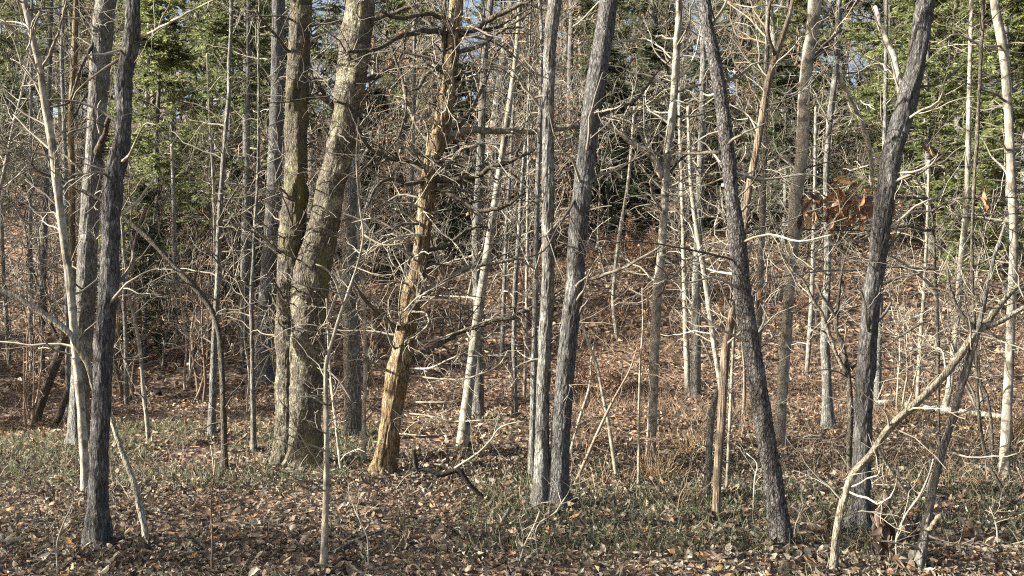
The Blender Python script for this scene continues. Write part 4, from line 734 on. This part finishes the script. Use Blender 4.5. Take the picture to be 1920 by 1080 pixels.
BARE = [proto_bare(300 + k, 12 + k, .10 + .012 * k, tw=['twig', 'twig', 'twig_dark', 'twig', 'twig_brown', 'twig'][k], bark=['bark_far', 'bark_grey', 'bark_dark', 'bark_grey', 'bark_far', 'bark_pale'][k], first=[.2, .3, .15, .25, .18, .12][k]) for k in range(6)]
SAP = [proto_sapling(400 + k, [3.2, 2.6, 4.0, 3.5, 2.2][k], [2, 3, 1, 2, 4][k], ['twig', 'twig_pale', 'twig', 'twig_dark', 'twig_brown'][k]) for k in range(5)]
SHR = [proto_sapling(450 + k, [1.3, 1.0, 1.6, 1.2][k], [5, 6, 4, 5][k], 'twig_brown', 'leaf_shrub', [520, 420, 620, 360][k], 50, 200, .5) for k in range(4)]
BEE = [proto_sapling(470 + k, 5.0 + k, 1, 'twig', 'leaf_beech', 500, 70, 300, .1) for k in range(3)]
EVG = [proto_evergreen(500, 11, .14, 'needle'), proto_evergreen(501, 9, .11, 'needle_bright', .08, 85, 800, 52000, .27), proto_evergreen(502, 12, .15, 'needle', .2, 80, 700, 42000), proto_evergreen(503, 3.6, .05, 'needle_dark', .03, 80, 600, 26000, .42)]

# ------------------------------------------------------------------ the wood behind
LAND = [(0, 'the left edge'), (205, 'the near dark trunk'), (400, 'the arching sapling'), (560, 'the mossy double oak'), (780, 'the leaning cedar'), (1055, 'the twin trunk'), (1240, 'the blotched trunk'), (1395, 'the scaly trunk'), (1640, 'the thick leaning trunk'), (1895, 'the bumpy trunk'), (2300, 'the right edge')]
def where(x, y):
    px = 960 + x / y * F; k = 0
    while k < len(LAND) - 2 and px > LAND[k + 1][0]: k += 1
    z = 'low on the slope' if y < 30 else 'higher up the slope' if y < 46 else 'by the ridge'
    return '%s, between %s and %s' % (z, LAND[k][1], LAND[k + 1][1])
rng = np.random.default_rng(2024); placed = []
def free(x, y, dmin):
    return all((x - a) ** 2 + (y - b) ** 2 > dmin ** 2 for a, b in placed)
n_ = 0
while n_ < 115:
    y = 25 + 60 * rng.random() ** .75; x = rng.uniform(-.56, .56) * y
    if not free(x, y, 1.0 + y * .022): continue
    placed.append((x, y)); n_ += 1
    place(BARE[int(rng.integers(0, 6))], 'bare_tree', 'bare tree ' + where(x, y), 'tree', 'bare trees on the slope behind', x, y, rng.uniform(.6, 1.15), rng.uniform(0, 6.28), (rng.normal(0, .06), rng.normal(0, .06)))
n_ = 0
while n_ < 160:
    y = rng.uniform(12.5, 40); x = rng.uniform(-.53, .53) * y
    if rng.random() < .6 and x / y * F + 960 > 1560 and y < 27: continue
    if not free(x, y, .6) or (y < 21 and -0.13 < x / y < 0.2 and rng.random() < .93): continue
    placed.append((x, y)); n_ += 1
    place(SAP[int(rng.integers(0, 5))], 'understory_sapling', 'twiggy sapling ' + where(x, y), 'sapling', 'twiggy saplings of the understory', x, y, rng.uniform(.8, 1.7), rng.uniform(0, 6.28))
for k in range(70):
    y = rng.uniform(38, 78); x = rng.uniform(-.54, .54) * y
    place(SAP[k % 5], 'understory_sapling', 'twiggy sapling ' + where(x, y), 'sapling', 'twiggy saplings of the understory', x, y, rng.uniform(1.5, 2.6), rng.uniform(0, 6.28))
for k in range(30):
    y = rng.uniform(14, 24); x = rng.uniform(0.02, .26) * y if k < 22 else rng.uniform(-.5, .5) * y
    place(SHR[k % 4], 'leafy_shrub', 'red brown shrub ' + where(x, y), 'shrub', 'shrubs with dead leaves on the slope', x, y, rng.uniform(.35, .7), rng.uniform(0, 6.28))
for k in range(14):
    y = rng.uniform(22, 45); x = rng.uniform(-.4, .45) * y
    place(BEE[k % 3], 'beech_sapling', 'tan leaved beech ' + where(x, y), 'sapling', 'young beeches with dead leaves', x, y, rng.uniform(.7, 1.2), rng.uniform(0, 6.28))
def px_at(px, y): return (px - 960) / F * y
for lb, i, px, y, s in [('bright green evergreen filling the upper right corner', 1, 1800, 27, 1.1), ('light green evergreen left of the bumpy cream trunk', 1, 1745, 23, .95), ('leafy green evergreen right of the bumpy cream trunk', 1, 1890, 20, .9), ('sunlit evergreen behind the thick dark leaning trunk', 1, 1660, 31, 1.15), ('deep green evergreen at the right picture edge', 0, 1925, 24, 1.0), ('evergreen between the snag and the thick dark leaning trunk', 0, 1580, 36, 1.1), ('evergreen crown behind the bare snag near the top', 2, 1400, 38, 1.0),
                        ('green evergreen behind the arching sapling on the left', 0, 330, 30, .95), ('far evergreen by the ridge at the left edge', 0, 45, 44, .85), ('far evergreen by the ridge above the slim pale leaning tree', 2, 130, 50, .9), ('low evergreen bush by the ridge at the left edge', 3, 15, 36, 1.3), ('low evergreen bush high behind the near dark trunk', 3, 150, 38, 1.4), ('sunlit green evergreen between the near dark trunk and the arching sapling', 1, 300, 25, .95), ('soft green evergreen behind the slim upright trunk with dark foot', 1, 430, 28, 1.0), ('small green bush low between the near dark trunk and arching sapling', 3, 270, 19, .75), ('soft green evergreen above the twin trunk', 2, 1130, 40, .9), ('light evergreen right of the scaly swaying trunk', 1, 1480, 34, 1.0), ('green evergreen left of the mossy double oak', 2, 460, 24, .85), ('evergreen rising behind the mossy double oak', 2, 585, 34, 1.05), ('far evergreen behind the leaning cedar', 0, 720, 42, 1.05), ('tall far evergreen right of the twin trunk', 2, 1230, 44, 1.05),
                        ('far evergreen between the cedar and the twin trunk', 0, 940, 50, 1.0), ('dark evergreen bush right of the twin trunk', 3, 1165, 27, 1.0), ('dark low evergreen bush left of the pale blotched trunk', 3, 1120, 29, 1.15), ('dark evergreen bush right of the pale blotched trunk', 3, 1310, 31, 1.1), ('small evergreen bush low behind the thin leaning sapling', 3, 262, 22, .6), ('evergreen bush behind the thick dark leaning trunk near its foot', 3, 1700, 26, 1.0), ('shaded evergreen bush behind the grey trunk right of the double oak', 3, 690, 29, 1.1), ('shaded evergreen bush behind the leaning cedar', 3, 830, 31, 1.1),
                        ('dark evergreen bush behind the cream trunk right of the swaying trunk', 3, 1470, 29, 1.1)]:
    place(EVG[i], 'evergreen_bush' if i == 3 else 'evergreen_tree', lb, 'bush' if i == 3 else 'tree', None, px_at(px, y), y, s, rng.uniform(0, 6.28))
for k in range(40):
    y = rng.uniform(24, 38); x = rng.uniform(-.52, .52) * y
    place(EVG[3], 'evergreen_bush', 'dark evergreen bush ' + where(x, y), 'bush', 'evergreen bushes on the upper slope', x, y, rng.uniform(.7, 1.4), rng.uniform(0, 6.28))
for k in range(42):
    y = rng.uniform(40, 80); x = rng.uniform(-.54, .54) * y
    place(EVG[k % 3], 'evergreen_tree', 'distant evergreen ' + where(x, y), 'tree', 'evergreens near the ridge', x, y, rng.uniform(.7, 1.1), rng.uniform(0, 6.28))
# unseen trees added left of the view so their shade falls across it
for k, (x, y) in enumerate([(-7, 5.6), (-15, 5.4), (-13, 16), (-17, 20)]):
    place(BARE[k % 6], 'bare_tree', 'unseen bare leafless tree added left of the view for shade', 'tree', 'unseen bare trees added for shade', x, y, .9 + .1 * (k % 3), k * 1.3)
for k, (x, y, s_) in enumerate([(-15.5, 14.5, .9), (-12.3, 12.6, .85), (-16.5, 17.0, 1.1), (-19, 19.5, 1.0), (-15, 5.6, .45), (-18, 25, 1.0), (-21, 17.5, 1.1)]):
    place(EVG[k % 3], 'evergreen_tree', 'unseen evergreen added left of the view for shade', 'tree', 'unseen evergreens added for shade', x, y, s_, k * 2.1)
for k, (x, y, s_) in enumerate([(-7.0, 6.6, .65), (-10, 7.4, .7), (-9, 5.2, .7)]):
    place(BEE[k % 3], 'beech_sapling', 'unseen young beech with dead leaves, added left of the view for shade', 'sapling', 'unseen young beeches added for shade', x, y, s_, k * 2.1)

# ------------------------------------------------------------------ grass, brush and dry tufts
def blades(name, label, mat, seed, n, fx, y0, y1, thr, l0, l1, wd, sprawl, cat='grass', pick=None):
    rng = np.random.default_rng(seed); y = np.sqrt(rng.uniform(y0 ** 2, y1 ** 2, n)); x = rng.uniform(-.54, .54, n) * y
    px = 960 + x / y * F; k = pick(px, y, rng) if pick else n2(x, y, 1.3, seed) > thr + rng.normal(0, .05, n)
    x, y = x[k], y[k]; n = len(x)
    S = np.stack([x, y, height(x, y)], -1); D = unit(np.stack([rng.normal(0, sprawl, n), rng.normal(0, sprawl, n), np.ones(n)], -1)); L = rng.uniform(l0, l1, n)
    P = walk(rng, S, D, L, 3, .28, -.12); W = unit(np.cross(D, rng.normal(size=(n, 3))))[:, None, :] * (wd * np.array([1, .9, .6, .08]))[None, :, None]
    V = np.stack([P - W, P + W], 2).reshape(-1, 3); b = np.arange(n)[:, None] * 8; q = np.concatenate([np.stack([b + 2 * i, b + 2 * i + 1, b + 2 * i + 3, b + 2 * i + 2], -1) for i in range(3)], 1).reshape(-1, 4)
    mb = MB(); mb.add(V, q); return tag(mb.build(name, mat), label, cat, kind='stuff')
def pk(px, y, rng):
    x = (px - 960) / F * y
    a = (px < 720) & (y > 8.2) & (y < 12.5); b = (px > 880) & (y > 6.2) & (y < 9.0); c = rng.random(len(px)) < .10
    v = n2(x, y, 1.1, 4.0) * .6 + n2(x, y, .28, 6.0) * .4
    return (((a & (v > .485)) | (b & (v > .44))) & (v > .44 + rng.normal(0, .06, len(px)))) | (c & (v > .45))
blades('grass', 'thin grey green grass growing through the leaf litter', 'grass', 61, 80000, 0, 5.2, 13, .5, .05, .19, .003, .55, pick=pk)
def pk2(px, y, rng):
    x = (px - 960) / F * y; v = n2(x, y, 1.0, 14.0)
    return ((px > 1060) & (v > .46) & (y > 8.0)) | ((v > .58) & (rng.random(len(px)) < .4))
blades('undergrowth', 'tangle of thin brown stems low over the hollow', 'twig_brown', 62, 42000, 0, 7.5, 18, .5, .08, .45, .0021, .6, 'brush', pk2)
rng = np.random.default_rng(63)
for lb, px, py, n, s in (('sunny tuft of tan dry grass left of the broken stub', 1300, 862, 100, .65), ('low dry grass tuft below the pale blotched trunk', 1235, 905, 120, .5), ('dry tan grass tuft beside the long fallen log', 1700, 800, 120, .6), ('tuft of dry grass at the right edge by the bumpy trunk', 1905, 830, 140, .6)):
    g = at(px, py); S = np.zeros((n, 3)); S[:, :2] = rng.normal(0, .10, (n, 2)) * s; D = unit(np.concatenate([S[:, :2] * 2.5 / s + rng.normal(0, .3, (n, 2)), np.ones((n, 1))], 1))
    P = walk(rng, S, D, rng.uniform(.25, .6, n) * s, 4, .15, -.12); R = np.full((n, 5), .003) * np.array([1, 1, .9, .7, .3]); mb = MB(); tubes(mb, P, R, 3, rng); o = mb.build('dry_grass_tuft', 'dry_grass'); o.location = g; tag(o, lb, 'grass tuft')
g = at(1670, 1060); r = root('dried_plant', g, 'withered plant with drooping dark brown leaves in front of the crossed poles', 'plant')
mb = MB(); C = walk(rng, np.zeros((5, 3)), unit(np.concatenate([rng.normal(0, .25, (5, 2)), np.ones((5, 1))], 1)), rng.uniform(.25, .4, 5), 8, .12, 0); tubes(mb, C, np.full((5, 9), .004), 6, rng); mb.build('stem', 'twig_brown', r)
for k in range(26):
    o = link('leaf', LM['leaf_dark'][k % 3], r); c = C[k % 5, int(rng.integers(3, 9))]; o.location = c + rng.normal(0, .03, 3); s = rng.uniform(.07, .13); o.scale = (s, s, s); o.rotation_euler = (rng.uniform(0, 3), rng.uniform(.6, 2.4), rng.uniform(0, 6.28))

# leaves drifted against the feet of the nearer trunks
rng = np.random.default_rng(88); C, A = [], []
for b, rad in FEET:
    if b[1] > 13.5: continue
    n = int(40 + 420 * rad); th = rng.uniform(0, 6.283, n); rr = rad * 1.05 + np.abs(rng.normal(0, .10 + rad * .5, n)); x = b[0] + np.cos(th) * rr; y = b[1] + np.sin(th) * rr
    C.append(np.stack([x, y, height(x, y) + .015 + .07 * np.exp(-(rr - rad) / .08) * rng.random(n)], -1)); A.append(np.stack([np.cos(th + rng.normal(0, 1, n)), np.sin(th + rng.normal(0, 1, n)), rng.normal(0, .35, n)], -1))
C = np.concatenate(C); A = unit(np.concatenate(A)); n = len(C); L = rng.uniform(.035, .09, n); N = unit(np.array([0, 0, 1.0]) + rng.normal(0, .5, (n, 3)))
mb = MB(); leaves(mb, MID[0], MID[1], C, A, unit(N - (N * A).sum(-1, keepdims=True) * A), L, L * rng.uniform(.5, 1, n), rng.uniform(-.5, 1.8, n))
tag(mb.build('leaf_litter', 'litter', None, False), 'brown leaves drifted against the feet of the nearer trunks', 'leaves', kind='stuff')
